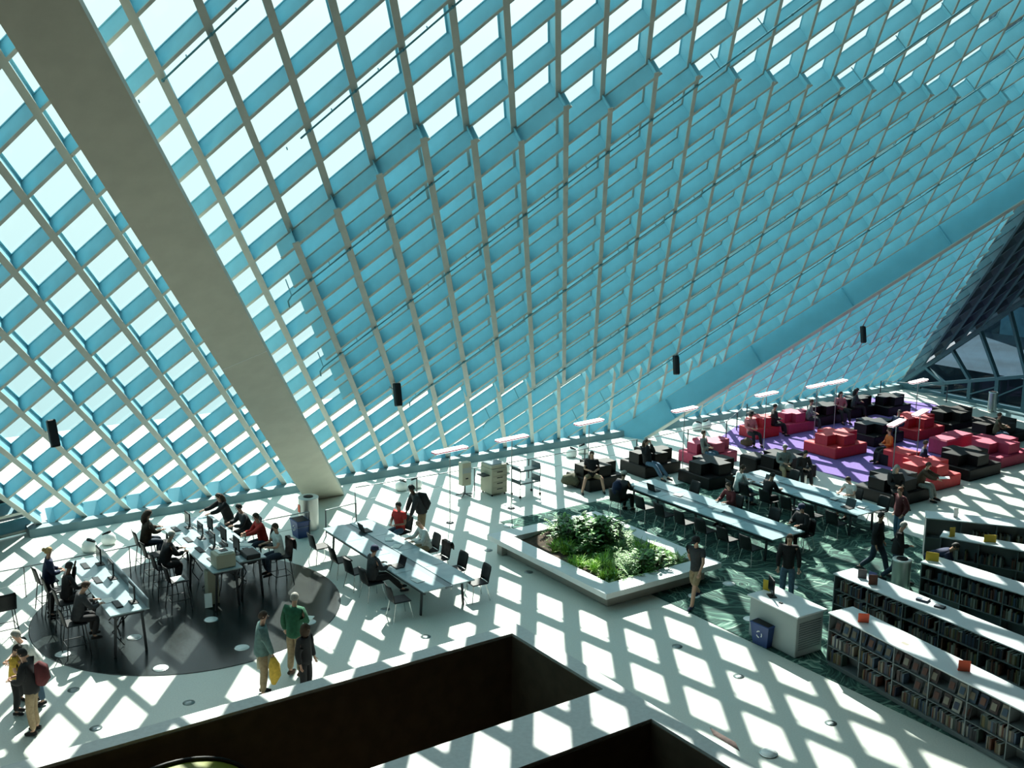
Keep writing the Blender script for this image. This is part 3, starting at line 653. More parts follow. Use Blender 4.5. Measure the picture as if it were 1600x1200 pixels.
def coat(x, y, z, rz, H, lb):
    m = MB(); vs = []; n = 8
    for side, dx in ((0, -.04), (1, .05)):
        for b in range(5):
            for a in range(n + 1):
                t = -1 + 2 * a / n; vs.append((dx * (1 + .5 * b / 4) + .02 * math.sin(a * 2.1 + b), t * (.2 + .03 * b / 4), -H * b / 4 * (1 if side == 0 else .5)))
    fs = []; q = (n + 1) * 5
    for s2 in (0, 1):
        for b in range(4):
            for a in range(n): i = s2 * q + b * (n + 1) + a; fs.append((i, i + 1, i + n + 2, i + n + 1))
    for a in range(n): fs.append((a, a + 1, q + a + 1, q + a))
    m.quads(vs, fs, 'coat_brown', True); o = m.build('coat', None, (x, y, z), rz); tag(o, lb, 'coat'); return o
coat(10.48, 24.85, 1.20, 0, .6, 'brownish coat hung over the stool back behind the white shirt')
coat(14.19, 23.2, .875, 0, .4, 'dark coat hung on the chair beside the man in the white shirt')
# laptops and small things on the study tables
for k, (x, y, z, rz, lb) in enumerate([(12.95, 25.45, .741, math.pi, 'dark laptop open at the far end of the left study table'), (12.35, 22.6, .741, 0, 'black laptop in front of the man in the cap'), (22.2, 23.95, .755, math.pi, 'laptop before the man with the backpack'), (24.0 + 1.75, 22.6, .755, 0, 'open laptop before the reader in white, far study table'), (25.85, 19.5, .755, 0, 'laptop at the near end of the far study table')]):
    place(LAP, x, y, rz, lb, 'laptop', 'laptops on the study tables', z)
rb = random.Random(3)
BC = ['bk_%d' % k for k in range(12)]
for n_, c in zip(BC, [(.05, .03, .03), (.09, .03, .02), (.02, .03, .06), (.12, .10, .07), (.03, .05, .04), (.2, .18, .14), (.015, .015, .02), (.13, .05, .03), (.05, .05, .055), (.3, .3, .27), (.03, .06, .10), (.10, .085, .03)]): mat(n_, c, .6)
for k, (x, y, z, lb) in enumerate([(13.05, 23.9, .741, 'open magazine in front of the man in the white shirt'), (12.3, 21.5, .741, 'white papers right of the black laptop on the left study table'), (13.15, 24.5, .741, 'book by the seated person in red'), (22.5, 23.2, .755, 'open book at the far end of the middle study table'),
      (22.4, 21.4, .755, 'notebook in the middle of the middle study table'), (26.3, 19.3, .755, 'flat book at the near end of the far study table'), (26.3, 20.3, .755, 'open book before the reader in the white tee shirt')]):
    m = MB(); m.box(-.15, 0, -.11, .11, 0, .012, 'paper', .003); m.box(.001, .15, -.11, .11, 0, .01, 'paper', .003); m.box(-.155, .155, -.115, .115, -.0, .003, BC[k]); o = m.build('open_book', None, (x, y, z + .001), rb.uniform(0, 3)); tag(o, lb, 'book', 'books and papers on the study tables')
# ================================================================ stepped foam seats
SW, SDp = 1.78, 1.62
def sofa_proto(bh=.80, sh=.42):
    """square base whose four corners are seats and whose raised cross is the back of all of them"""
    w, d = SW, SDp
    def f(c):
        r = empty('modular_sofa'); m = MB()
        m.box(0, w, 0, d, 0, sh, c, .03); m.build('seat_base', r)
        m = MB(); cx, cy, t = w / 2, d / 2, .31
        pts = [(.06, cy - t), (cx - t - .04, cy - t), (cx - t - .04, .10), (cx + t - .04, .10), (cx + t - .04, cy - t), (w - .06, cy - t), (w - .06, cy + t), (cx + t + .04, cy + t), (cx + t + .04, d - .10), (cx - t + .04, d - .10), (cx - t + .04, cy + t), (.06, cy + t)]
        m.prism(pts, sh, bh, c); m.build('backrest', r)
        return reg(r)
    return f
SEATS = []
SP = {c: sofa_proto()(c) for c in ('sofa_black', 'sofa_red', 'sofa_pink', 'sofa_brown')}
def sofa(px, py, c, lb, sx=1.0, sy=1.0, rz=0.0, sz=1.0, z=.014):
    p = at(px, py, 0); o = place(SP[c], p.x, p.y, rz, lb, 'sofa', 'stepped foam seats', z); o.scale = (sx, sy, sz)
    for ux, uy in ((.30, .26), (SW - .30, .26), (.30, SDp - .26), (SW - .30, SDp - .26)): SEATS.append((p.x + ux * sx, p.y + uy * sy))
    return o
def block(px, py, c, w, d, h, lb, rz=0.0, z=.014):
    p = at(px, py, 0); m = MB(); m.box(0, w, 0, d, 0, h, c, .035); r = tag(empty('pouf', (p.x, p.y, z), rz), lb, 'seat', 'foam poufs'); m.build('block', r)
    m = MB(); m.box(.04, w - .04, .04, d - .04, h, h + .012, c, .01); m.build('seat_pad', r); return r
sofa(921, 770, 'sofa_brown', 'black foam seat of the man in shorts, nearest the copier', .85, .80, z=0); sofa(1008, 749, 'sofa_brown', 'dark brown foam seat between the man in shorts and the pinkish seat', .95, .85, z=0)
sofa(1098, 732, 'sofa_pink', 'pinkish red foam seat of the woman reading, left of the purple carpet', 1.0, .8, z=0); sofa(1108, 768, 'sofa_black', 'black foam seat directly behind the middle study table', .95, .95, z=.014)
sofa(1222, 757, 'sofa_black', 'black foam seat of the pair of men behind the far study table', 1.0, .95, z=0)
sofa(1305, 719, 'sofa_red', 'empty bright red foam seat in the middle of the purple carpet', 1.05, .95)
sofa(1182, 688, 'sofa_red', 'red foam seat of the woman in the hat', .75, .6); sofa(1232, 680, 'sofa_pink', 'red foam seat of the reader in the dark suit', .9, .6)
sofa(1277, 668, 'sofa_black', 'black foam seat in the back row by the reader in grey', 1.1, .6); sofa(1330, 655, 'sofa_black', 'black foam seat in the back row of the seated woman', 1.0, .6); sofa(1388, 652, 'sofa_black', 'black foam seat at the far end of the back row', .9, .7)
sofa(1366, 700, 'sofa_black', 'empty black foam seat behind the middle of the purple carpet', 1.05, .95); sofa(1432, 690, 'sofa_red', 'empty red foam seat behind the two slanting lamps', 1.05, .95)
sofa(1487, 680, 'sofa_brown', 'empty dark foam seat before the end wall', 1.25, 1.0); sofa(1555, 700, 'sofa_brown', 'dark foam seat of the man alone at the right', 1.3, 1.0, z=0)
sofa(1563, 733, 'sofa_pink', 'empty pink foam seat at the right edge of the picture', 1.15, 1.1, z=0); sofa(1514, 753, 'sofa_black', 'empty black foam seat between the pink and the red one', 1.1, 1.05, z=0)
sofa(1450, 771, 'sofa_red', 'empty scarlet foam seat nearest the bookcases', 1.05, 1.0, z=0); sofa(1398, 795, 'sofa_black', 'black foam seat of the pair with grey hair and brown jacket', 1.05, 1.0, z=0)
block(1388, 730, 'sofa_black', 1.1, .7, .45, 'low black foam block at the front of the purple carpet'); block(1418, 738, 'sofa_red', .8, 1.1, .62, 'upright red foam block behind the scarlet seat')
block(1478, 714, 'sofa_pink', 1.0, .8, .6, 'small pink foam block left of the black seat'); block(1496, 708, 'sofa_pink', 1.0, .8, .62, 'maroon foam block beside the pink one'); block(1180, 745, 'sofa_black', .8, .8, .62, 'low black foam block left of the pair of men', z=.014)
# ================================================================ copier, document stand, book cart
cp = tag(empty('photocopier', (18.93, 28.18, 0)), 'large beige photocopier with paper drawers by the railing', 'copier')
m = MB(); m.box(0, .62, 0, .68, .06, .92, 'beige_plastic', .02); m.build('cabinet', cp)
for k in range(4): m = MB(); m.box(.04, .58, -.015, 0, .12 + k * .19, .28 + k * .19, 'beige_plastic', .006); o = m.build('drawer', cp); m = MB(); m.box(.2, .42, -.025, -.015, .22 + k * .19, .245 + k * .19, 'black_plastic'); m.build('handle', o)
m = MB(); m.box(0, .62, .02, .66, .92, 1.03, 'beige_plastic', .02); m.build('scanner_lid', cp); m = MB(); m.box(.02, .60, .1, .6, 1.03, 1.045, 'table_rail'); m.build('glass_bed', cp)
m = MB(); m.box(-.28, 0, .1, .5, .68, .71, 'dark_metal', .008); m.build('output_tray', cp)
m = MB()
for x in (.05, .55):
    for y in (.05, .6): m.tube([(x, y, 0), (x, y, .07)], .03, 'black_plastic', 8)
m.build('casters', cp)
ds = tag(empty('card_dispenser', (18.25, 28.75, 0)), 'beige box on a five-legged stand left of the copier', 'machine')
m = MB(); m.box(-.17, .17, -.13, .13, .38, 1.15, 'beige_plastic', .015); m.build('case', ds); m = MB(); m.box(-.17, .17, -.135, -.131, .8, .98, 'kiosk_grey'); m.box(-.05, .05, -.14, -.13, .6, .64, 'black_plastic'); m.build('front_panel', ds); m = MB(); m.tube([(0, 0, .06), (0, 0, .38)], .025, 'dark_metal'); m.build('stem', ds)
for k in range(5): a = k * 1.257; m = MB(); m.bar((0, 0, .08), (.3 * math.cos(a), .3 * math.sin(a), .03), .03, .03, 'dark_metal'); m.build('leg', ds)
bc = tag(empty('book_cart', (20.0, 27.75, 0), 0), 'open metal book cart with two shelves right of the copier', 'cart')
for z in (.45, .88): m = MB(); m.box(-.4, .4, -.24, .24, z, z + .015, 'brushed'); m.box(-.4, -.385, -.24, .24, z, z + .12, 'table_rail'); m.box(.385, .4, -.24, .24, z, z + .2, 'table_rail'); m.box(-.4, .4, -.24, -.228, z, z + .05, 'table_rail'); m.build('shelf', bc)
for x in (-.4, .4):
    for y in (-.24, .24): m = MB(); m.tube([(x, y, .08), (x, y, 1.0)], .012, 'dark_metal', 6); m.ball((x, y, .045), .045, 'black_plastic', 8); m.build('post', bc)
# ================================================================ bins
def steel_can(x, y, lb, H=.95, R=.29):
    r = tag(empty('waste_bin', (x, y, 0.014 if x > 17.7 else 0)), lb, 'bin'); m = MB(); m.lathe([(R, 0), (R, H)], 'brushed', n=28); m.build('drum', r); m = MB(); m.lathe([(R + .01, H), (R + .01, H + .03), (R - .02, H + .045), (.15, H + .03)], 'white_paint', n=28); m.build('rim', r); m = MB(); m.lathe([(.145, H + .03), (.14, H + .052), (.01, H + .052)], 'black_plastic', n=20); m.build('opening', r); return r
c = steel_can(12.62, 28.5, 'brushed steel waste bin at the foot of the white column')
m = MB(); m.box(-.30, -.292, -.05, .09, .55, .78, 'sign_orange'); m.build('sticker', c)
steel_can(23.25, 15.75, 'brushed steel waste bin between the bookcases and the men in black', .80, .23)
steel_can(45.2, 26.7, 'small pale cylinder bin standing by the end wall at the far right', .85, .19)
def blue_bin(x, y, rz, lb, z=0):
    r = tag(empty('recycling_bin', (x, y, z), rz), lb, 'bin'); m = MB(); m.hexa([(-.15, -.2, 0), (.15, -.2, 0), (.15, .2, 0), (-.15, .2, 0)], [(-.2, -.26, .5), (.2, -.26, .5), (.2, .26, .5), (-.2, .26, .5)], 'bin_blue'); m.build('tub', r)
    m = MB(); m.box(-.215, .215, -.275, .275, .49, .52, 'bin_blue', .01); m.build('lip', r); m = MB(); m.box(-.18, .18, -.24, .24, .52, .524, 'black_plastic'); m.build('opening', r)
    m = MB()
    for k in range(3):       # three chasing arrows
        a = k * 2.094 + .5
        for b in range(2): t0 = a + b * .6; m.bar((-.194, .075 * math.cos(t0), .28 + .075 * math.sin(t0)), (-.194, .075 * math.cos(t0 + .6), .28 + .075 * math.sin(t0 + .6)), .006, .022, 'paper', up=(0, math.cos(t0 + .3), math.sin(t0 + .3)))
    m.build('recycling_mark', r); return r
blue_bin(12.12, 28.0, 0, 'blue recycling bin in front of the steel waste bin'); blue_bin(17.85, 15.45, .05, 'blue recycling bin beside the grey kiosk', .014)
# ================================================================ grey catalogue kiosk
kk = tag(empty('catalogue_kiosk', (18.3, 15.25, .014), -.05), 'light grey slatted kiosk counter with a computer on top', 'kiosk')
m = MB(); m.box(-.42, .42, -.72, .72, .0, .95, 'kiosk_grey', .015); m.build('cabinet', kk); m = MB(); m.box(-.47, .47, -.78, .78, .95, .99, 'planter_white', .01); m.build('counter_top', kk)
m = MB()
for k in range(12): m.box(-.34, .34, -.732, -.72, .16 + k * .055, .185 + k * .055, 'shelf_metal')
m.build('slatted_vent', kk)
place(MON, 18.25, 15.65, 2.6, 'black monitor with its back to us on the grey kiosk', 'monitor', None, 1.005); 
m = MB(); m.bar((0, -.12, .12), (0, .12, .12), .008, .24, 'sign_yellow'); m.box(-.04, .04, -.1, .1, 0, .01, 'sign_yellow'); tag(m.build('notice_card', None, (18.45, 15.95, 1.005), .3), 'yellow notice card standing behind the kiosk monitor', 'sign')
m = MB(); m.box(-.03, .03, -.05, .05, 0, .025, 'black_plastic', .01); tag(m.build('computer_mouse', None, (18.1, 15.25, 1.005)), 'black mouse beside the kiosk monitor', 'mouse')
# ================================================================ bookcases and books
BOOKS = []
def bookcase(a, b, depth, H, tiers, lb, back=False, bays=None):
    """a: near-carpet end (front bottom corner), b: other end of the front face; the front faces the walkway"""
    a = Vector((*a, 0)); b = Vector((*b, 0)); L = (b - a).length; ang = math.atan2((b - a).y, (b - a).x)
    r = tag(empty('bookcase', (a.x, a.y, .014), ang), lb, 'bookcase', 'bookcases')    # local x along, local +y = depth away from the viewer
    n = bays or max(1, round(L / .92)); bw = L / n
    m = MB(); m.box(-.03, L + .03, -.03, depth + .03, H, H + .035, 'shelf_top', .008); m.build('top_panel', r)
    m = MB(); m.box(0, L, depth / 2 - .01, depth / 2 + .01, .1, H, 'shelf_metal'); m.build('back_panel', r)
    m = MB(); m.box(0, L, .05, depth - .05, 0, .1, 'shelf_metal'); m.build('plinth', r)
    for k in range(n + 1): m = MB(); x = k * bw; m.box(x - .012, x + .012, 0 if k in (0, n) else .02, depth, .1 if k in (0, n) else .1, H, 'shelf_metal'); m.build('upright', r)
    for t in range(tiers):
        z = .12 + (H - .12) * t / tiers
        for k in range(n):
            m = MB(); m.box(k * bw + .013, (k + 1) * bw - .013, .0, depth / 2 - .012, z - .012, z, 'shelf_metal'); m.box(k * bw + .013, (k + 1) * bw - .013, depth / 2 + .012, depth, z - .012, z, 'shelf_metal'); m.build('shelf', r)
    return dict(r=r, a=a, ang=ang, L=L, n=n, bw=bw, H=H, tiers=tiers, depth=depth)
SH1 = bookcase((18.16, 13.95), (17.45, 8.6), .66, 1.19, 3, 'nearest bookcase with orange signs on its white top')
SH2 = bookcase((20.13, 15.40), (19.75, 9.6), .64, 1.19, 3, 'second bookcase, with books lying on its white top')
SH3 = bookcase((22.54, 14.73), (22.75, 10.6), .64, 1.19, 3, 'third bookcase, with a yellow sign at its end')
SH4 = bookcase((24.63, 15.6), (26.1, 12.2), .50, 1.19, 2, 'fourth bookcase, behind the person bending down')
SH5 = bookcase((25.7, 16.75), (28.4, 13.2), .62, 1.19, 2, 'farthest bookcase, with pale empty shelves')
# book prototypes
def book_mesh(k, w, d, h, lying=False):
    m = MB(); m.box(0, w, 0, d, 0, h, BC[k]); m.box(.003, w - .003, .004, d - .004, h, h + .001, 'paper'); return m.mesh('book')
rbk = random.Random(11); BM = [(w, book_mesh(k, w, .15 + rbk.random() * .03, .19 + rbk.random() * .09)) for k in range(12) for w in (rbk.uniform(.022, .03), rbk.uniform(.035, .055))]
CN = {0: 'dark brown', 1: 'dark red', 2: 'dark blue', 3: 'tan', 4: 'dark green', 5: 'cream', 6: 'black', 7: 'rust red', 8: 'grey', 9: 'pale', 10: 'blue', 11: 'olive'}
TN = {1: ('bottom', ), 2: ('bottom', 'top'), 3: ('bottom', 'middle', 'top')}
NB = [0]; LIMIT = 290
rest = {'m': MB()}
def fill(S, name, tier, x0, x1, face=False):
    x = x0; R_ = Matrix.Rotation(S['ang'], 4, 'Z'); z = .12 + (S['H'] - .12) * tier / S['tiers'] + .001
    hmax = (S['H'] - .12) / S['tiers'] - .03
    while x < x1 - .06:
        if rbk.random() < .06: x += rbk.uniform(.06, .2); continue
        i = rbk.randrange(len(BM)); w, me = BM[i]
        if x + w > x1: break
        bay = int(x / S['bw']); 
        if (x - bay * S['bw']) < .016: x = bay * S['bw'] + .016
        if x + w > (bay + 1) * S['bw'] - .014: x = (bay + 1) * S['bw'] + .016; continue
        lean = rbk.random() < .05; hs = min(1.0, hmax / .29)
        pos = R_ @ Vector((x, .035 + rbk.uniform(0, .025), z)) + S['a'] + Vector((0, 0, .014))
        if NB[0] < LIMIT:
            o = bpy.data.objects.new('book', me); COL.objects.link(o); o.location = pos; o.rotation_euler = (0, 0, S['ang']); o.scale = (1, 1, hs)
            tn = TN[S['tiers']][tier] if S['tiers'] in TN else 'a'
            tag(o, CN[i // 2] + ' book upright on the ' + tn + ' shelf of the ' + name, 'book', 'books on the ' + tn + ' shelf of the ' + name); NB[0] += 1
        else:
            m = rest['m']; M = Matrix.Translation(pos) @ R_; h = hs * (.19 + rbk.random() * .09)
            c8 = [M @ Vector(v) for v in ((0, 0, 0), (w, 0, 0), (w, .16, 0), (0, .16, 0), (0, 0, h), (w, 0, h), (w, .16, h), (0, .16, h))]
            m.hexa(c8[:4], c8[4:], BC[i // 2])
        x += w + .001
def faceout(S, name, tier, xs):
    R_ = Matrix.Rotation(S['ang'], 4, 'Z'); z = .12 + (S['H'] - .12) * tier / S['tiers'] + .001
    for x in xs:
        c = rbk.choice((0, 2, 5, 8, 8, 9, 10, 3)); m = MB(); m.bar((0, 0, .0), (0, .07, .24), .17, .02, BC[c], up=(0, -1, .2)); m.bar((0, -.012, .06), (0, .03, .19), .11, .004, BC[(c + 5) % 12], up=(0, -1, .2))
        pos = R_ @ Vector((x, .06, z + .006)) + S['a'] + Vector((0, 0, .014)); o = m.build('book', None, pos, S['ang'])
        tn = TN[S['tiers']][tier]; tag(o, 'book displayed face out on the ' + tn + ' shelf of the ' + name, 'book', 'face-out books on the ' + tn + ' shelf of the ' + name)
B1, B2, B3 = 'nearest bookcase', 'second bookcase', 'third bookcase'
faceout(SH1, B1, 2, [.2 + .235 * k for k in range(12)] + [3.2 + .235 * k for k in range(6)]); faceout(SH1, B1, 1, [2.4 + .235 * k for k in range(6)])
fill(SH1, B1, 1, .05, 2.1); fill(SH1, B1, 0, .05, .45); fill(SH1, B1, 0, 1.0, 4.4); fill(SH1, B1, 1, 3.9, 5.2)
fill(SH2, B2, 2, .03, 4.9); fill(SH2, B2, 1, .03, 2.6)
fill(SH3, B3, 2, .1, 2.2)
fill(SH2, B2, 1, 2.6, 5.0); fill(SH2, B2, 0, .3, 5.0); fill(SH3, B3, 2, 2.2, 4.0); fill(SH3, B3, 1, .1, 4.0); fill(SH4, 'fourth bookcase', 1, .2, 3.5); fill(SH4, 'fourth bookcase', 0, .2, 3.5); fill(SH5, 'farthest bookcase', 1, 1.2, 4.2)
o = rest['m'].build('books'); o['kind'] = 'stuff'; tag(o, 'many more book spines filling the lower and farther shelves', 'books')
def on_top(S, x, y, rz=0.0): v = Matrix.Rotation(S['ang'], 4, 'Z') @ Vector((x, y, 0)) + S['a']; return (v.x, v.y, S['H'] + .014 + .036), S['ang'] + rz
def sign(S, x, y, w, h, c, lb, rz=0.0, lines=3):
    p, a = on_top(S, x, y, rz); r = tag(empty('shelf_sign', p, a), lb, 'sign'); m = MB(); m.bar((-w / 2, 0, h / 2), (w / 2, 0, h / 2), .008, h, c); m.box(-w / 2, w / 2, 0, .08, 0, .004, c); m.build('card', r); return r
sign(SH1, .72, .25, .22, .20, 'sign_orange', 'orange card standing near the left end of the nearest bookcase', .9); sign(SH1, 3.25, .30, .22, .22, 'sign_orange', 'orange card standing farther along the nearest bookcase', .9)
sign(SH2, .55, .3, .2, .22, BC[8], 'dark picture card at the left end of the second bookcase', .6); sign(SH2, .95, .2, .2, .24, BC[7], 'red and blue picture card on the second bookcase', .9); sign(SH2, .75, .42, .2, .2, 'bin_blue', 'blue card at the left end of the second bookcase', .2)
sign(SH3, .12, .25, .30, .22, 'sign_yellow', 'yellow sign at the end of the third bookcase', .5); sign(SH4, .25, .1, .16, .26, 'sign_yellow', 'narrow yellow sign at the end of the fourth bookcase', .8); sign(SH4, 1.15, .2, .3, .2, 'sign_yellow', 'broad yellow sign farther along the fourth bookcase', .4); sign(SH5, .75, .3, .14, .26, 'paper', 'white card standing on the farthest bookcase', .5)
p, a = on_top(SH1, 1.75, .15); m = MB(); m.box(0, .42, 0, .3, 0, .003, 'paper'); m.box(.03, .2, .03, .14, .003, .004, BC[5]); m.box(.24, .38, .1, .25, .003, .004, BC[9]); tag(m.build('map_sheet', None, p, a), 'printed sheet lying on top of the nearest bookcase', 'paper')
for x, y, w, d, h, c, lb in ((2.05, .3, .26, .20, .05, 2, 'blue-sided book lying on the second bookcase, left one'), (2.5, .33, .22, .15, .035, 6, 'dark book lying on the second bookcase, right one')):
    p, a = on_top(SH2, x, y, .3); m = MB(); m.box(0, w, 0, d, 0, h, BC[c], .004); m.box(.01, w - .01, .01, d - .01, h, h + .002, 'paper' if c == 2 else BC[8]); m.box(.01, w * .5, .01, d * .6, h + .002, h + .003, BC[10]); tag(m.build('book', None, p, a), lb, 'book')
# dark cabinet end with a lighter box at the bottom right edge of the frame
p, a = on_top(SH1, 5.32, 0); m = MB(); m.box(0, .5, -.1, .66, .014, 1.32, 'shelf_metal', .01); tag(m.build('end_cabinet', None, (p[0], p[1], 0), a), 'dark grey cabinet closing off the near end of the nearest bookcase', 'cabinet')
# chartreuse escalator hood far down in the opening
mat('lime', (0.14, 0.16, 0.01), .4); ml = MB(); vs = []; n = 28; cx_, rx_, zt = 4.75, 1.5, -.35
for k in range(n + 1):
    t = math.pi * k / n
    for yy in (16.1, 16.75): vs.append((cx_ + rx_ * math.cos(t), yy, zt + 1.0 * math.sin(t)))
ml.quads(vs, [(2 * k, 2 * k + 2, 2 * k + 3, 2 * k + 1) for k in range(n)], 'lime', True)
ml.tube([(cx_ + (rx_ + .03) * math.cos(math.pi * k / n), 16.78, zt + 1.03 * math.sin(math.pi * k / n)) for k in range(n + 1)], .04, 'black_plastic', 6)
ml.tube([(cx_ + (rx_ - .1) * math.cos(math.pi * k / n), 16.74, zt + .93 * math.sin(math.pi * k / n)) for k in range(n + 1)], .025, 'lime', 6)
ml.box(cx_ - rx_, cx_ + rx_, 16.1, 16.75, -9, zt, 'dark_plaster')
tag(ml.build('escalator_hood'), 'yellow-green rounded escalator hood just inside the left opening', 'escalator')
m = MB(); pp = [at(x, y, 1.0) for x, y in ((1109, 1137), (1115, 1149), (1156, 1174), (1149, 1160))]; m.prism([(p_.x, p_.y) for p_ in pp], 1.001, 1.006, 'coat_brown')
tag(m.build('cover_plate'), 'small brownish cover plate on the outer edge of the right parapet', 'cover plate')
# ================================================================ people
SKINC = {'light': (.52, .30, .21), 'mid': (.33, .18, .12), 'dark': (.10, .05, .03)}
for k, c in SKINC.items(): mat('skin_' + k, c, .55)
HAIR = {'black': (.008, .007, .006), 'brown': (.05, .025, .012), 'blond': (.42, .27, .11), 'grey': (.30, .29, .26), 'red': (.16, .05, .02)}
for k, c in HAIR.items(): mat('hair_' + k, c, .7, noise=.2, nscale=30)
CL = {'black': (.008, .008, .01), 'charcoal': (.03, .032, .036), 'navy': (.012, .02, .06), 'jeans': (.07, .13, .20), 'darkjeans': (.02, .035, .06), 'khaki': (.30, .22, .13), 'olive': (.07, .07, .04), 'green': (.015, .11, .055), 'white': (.62, .64, .62), 'grey': (.20, .22, .21), 'red': (.50, .03, .025),
      'orange': (.6, .12, .02), 'yellow': (.60, .38, .05), 'pink': (.45, .16, .18), 'brown': (.06, .035, .02), 'maroon': (.09, .012, .015), 'teal': (.10, .18, .17)}
for k, c in CL.items(): mat('cloth_' + k, c, .85, noise=.15, nscale=16)
QUEUE = []
def skin_obj(name, chains, matname, parent, sub=1):
    """chains: list of (points, edges, radii); each an island of one skinned mesh"""
    vs, es, rs, roots = [], [], [], []
    for P, E_, Rr in chains:
        k = len(vs); roots.append(k); vs += [tuple(p) for p in P]; es += [(k + a, k + b) for a, b in E_]; rs += Rr
    me = bpy.data.meshes.new(name); me.from_pydata(vs, es, []); me.materials.append(MATS[matname])
    o = bpy.data.objects.new(name, me); COL.objects.link(o); o.parent = parent
    o.modifiers.new('skin', 'SKIN'); 
    if not me.skin_vertices:
        bpy.context.view_layer.objects.active = o; bpy.ops.mesh.customdata_skin_add()
    sv = me.skin_vertices[0].data
    for i, r in enumerate(rs): sv[i].radius = (r, r) if not isinstance(r, tuple) else r; sv[i].use_root = i in roots
    o.modifiers['skin'].use_smooth_shade = True
    s = o.modifiers.new('sub', 'SUBSURF'); s.levels = s.render_levels = sub
    QUEUE.append(o); return o
def V(*a): return Vector(a)
def pose_of(p, o):
    J = {}
    lean = o.get('lean', 0.0)
    if p in ('stand', 'walk', 'bend'):
        pz = .93; J['pel'] = V(0, 0, pz); b = {'stand': .03, 'walk': .05, 'bend': .42}[p] + lean
        J['kn'] = [V(.03, .10, .50), V(.03, -.10, .50)]; J['an'] = [V(-.02, .11, .09), V(-.02, -.11, .09)]
        if p == 'walk': J['kn'] = [V(.20, .09, .54), V(-.06, -.09, .50)]; J['an'] = [V(.30, .10, .10), V(-.38, -.10, .20)]
    elif p == 'sit': J['pel'] = V(0, 0, .55); b = .06 + lean; J['kn'] = [V(.42, .12, .54), V(.42, -.12, .54)]; J['an'] = [V(.40, .13, .09), V(.46, -.13, .09)]
    elif p == 'stool': J['pel'] = V(0, 0, .84); b = .10 + lean; J['kn'] = [V(.40, .12, .80), V(.40, -.12, .78)]; J['an'] = [V(.34, .12, .38), V(.30, -.12, .36)]
    elif p == 'sofa': J['pel'] = V(0, 0, .53); b = -.18 + lean; J['kn'] = [V(.40, .16, .52), V(.42, -.15, .52)]; J['an'] = [V(.52, .18, .09), V(.50, -.16, .09)]
    elif p == 'recline': J['pel'] = V(0, 0, .53); b = -.35 + lean; J['kn'] = [V(.42, .12, .66), V(.44, -.12, .52)]; J['an'] = [V(.72, .14, .30), V(.80, -.13, .12)]
    if o.get('legs_') == 'wide': J['kn'] = [V(.36, .26, .52), V(.36, -.28, .52)]; J['an'] = [V(.40, .34, .09), V(.46, -.40, .09)]
    if o.get('legs_') == 'out': J['kn'] = [V(.44, .1, .5), V(.42, -.12, .52)]; J['an'] = [V(.86, .1, .12), V(.78, -.14, .11)]
    d = V(math.sin(b), 0, math.cos(b)); J['hip'] = [J['pel'] + V(0, .095, -.03), J['pel'] + V(0, -.095, -.03)]
    J['wa'] = J['pel'] + d * .18; J['ch'] = J['pel'] + d * .40; J['nk'] = J['pel'] + d * .55 + V(0.01, 0, 0)
    hb = o.get('head', .12 if p in ('sit', 'stool') else .05) + b * .6; hd = V(math.sin(hb), 0, math.cos(hb)); J['hd'] = J['nk'] + hd * .155 + V(.02, 0, 0); J['hu'] = hd
    J['sh'] = [J['pel'] + d * .48 + V(0, .175, 0), J['pel'] + d * .48 + V(0, -.175, 0)]
    arm = o.get('arm', 'table' if p in ('sit', 'stool') else 'hold' if p in ('sofa', 'recline') else 'hang'); J['el'] = []; J['wr'] = []
    for k, s in ((0, 1), (1, -1)):
        S = J['sh'][k]; a = arm if isinstance(arm, str) else arm[k]
        if a == 'hang': el, wr = S + V(-.02, s * .07, -.28), S + V(.06, s * .08, -.52)
        elif a == 'swing': el, wr = S + V(.10 * s, s * .08, -.26), S + V(.26 * s, s * .07, -.46)
        elif a == 'table': el, wr = S + V(.12, s * .08, -.24), S + V(.34, -s * .02, -.22)
        elif a == 'hold': el, wr = S + V(.05, s * .08, -.27), S + V(.26, -s * .08, -.28)
        elif a == 'reach': el, wr = S + V(.24, s * .04, -.14), S + V(.47, s * .02, -.16)
        elif a == 'face': el, wr = S + V(.18, s * .10, -.18), J['hd'] + V(.12, s * .07, -.02)
        elif a == 'down': el, wr = S + V(.10, s * .06, -.26), S + V(.18, s * .04, -.50)
        elif a == 'pocket': el, wr = S + V(-.10, s * .11, -.26), J['pel'] + V(.05, s * .19, -.02)
        J['el'].append(el); J['wr'].append(wr)
    return J
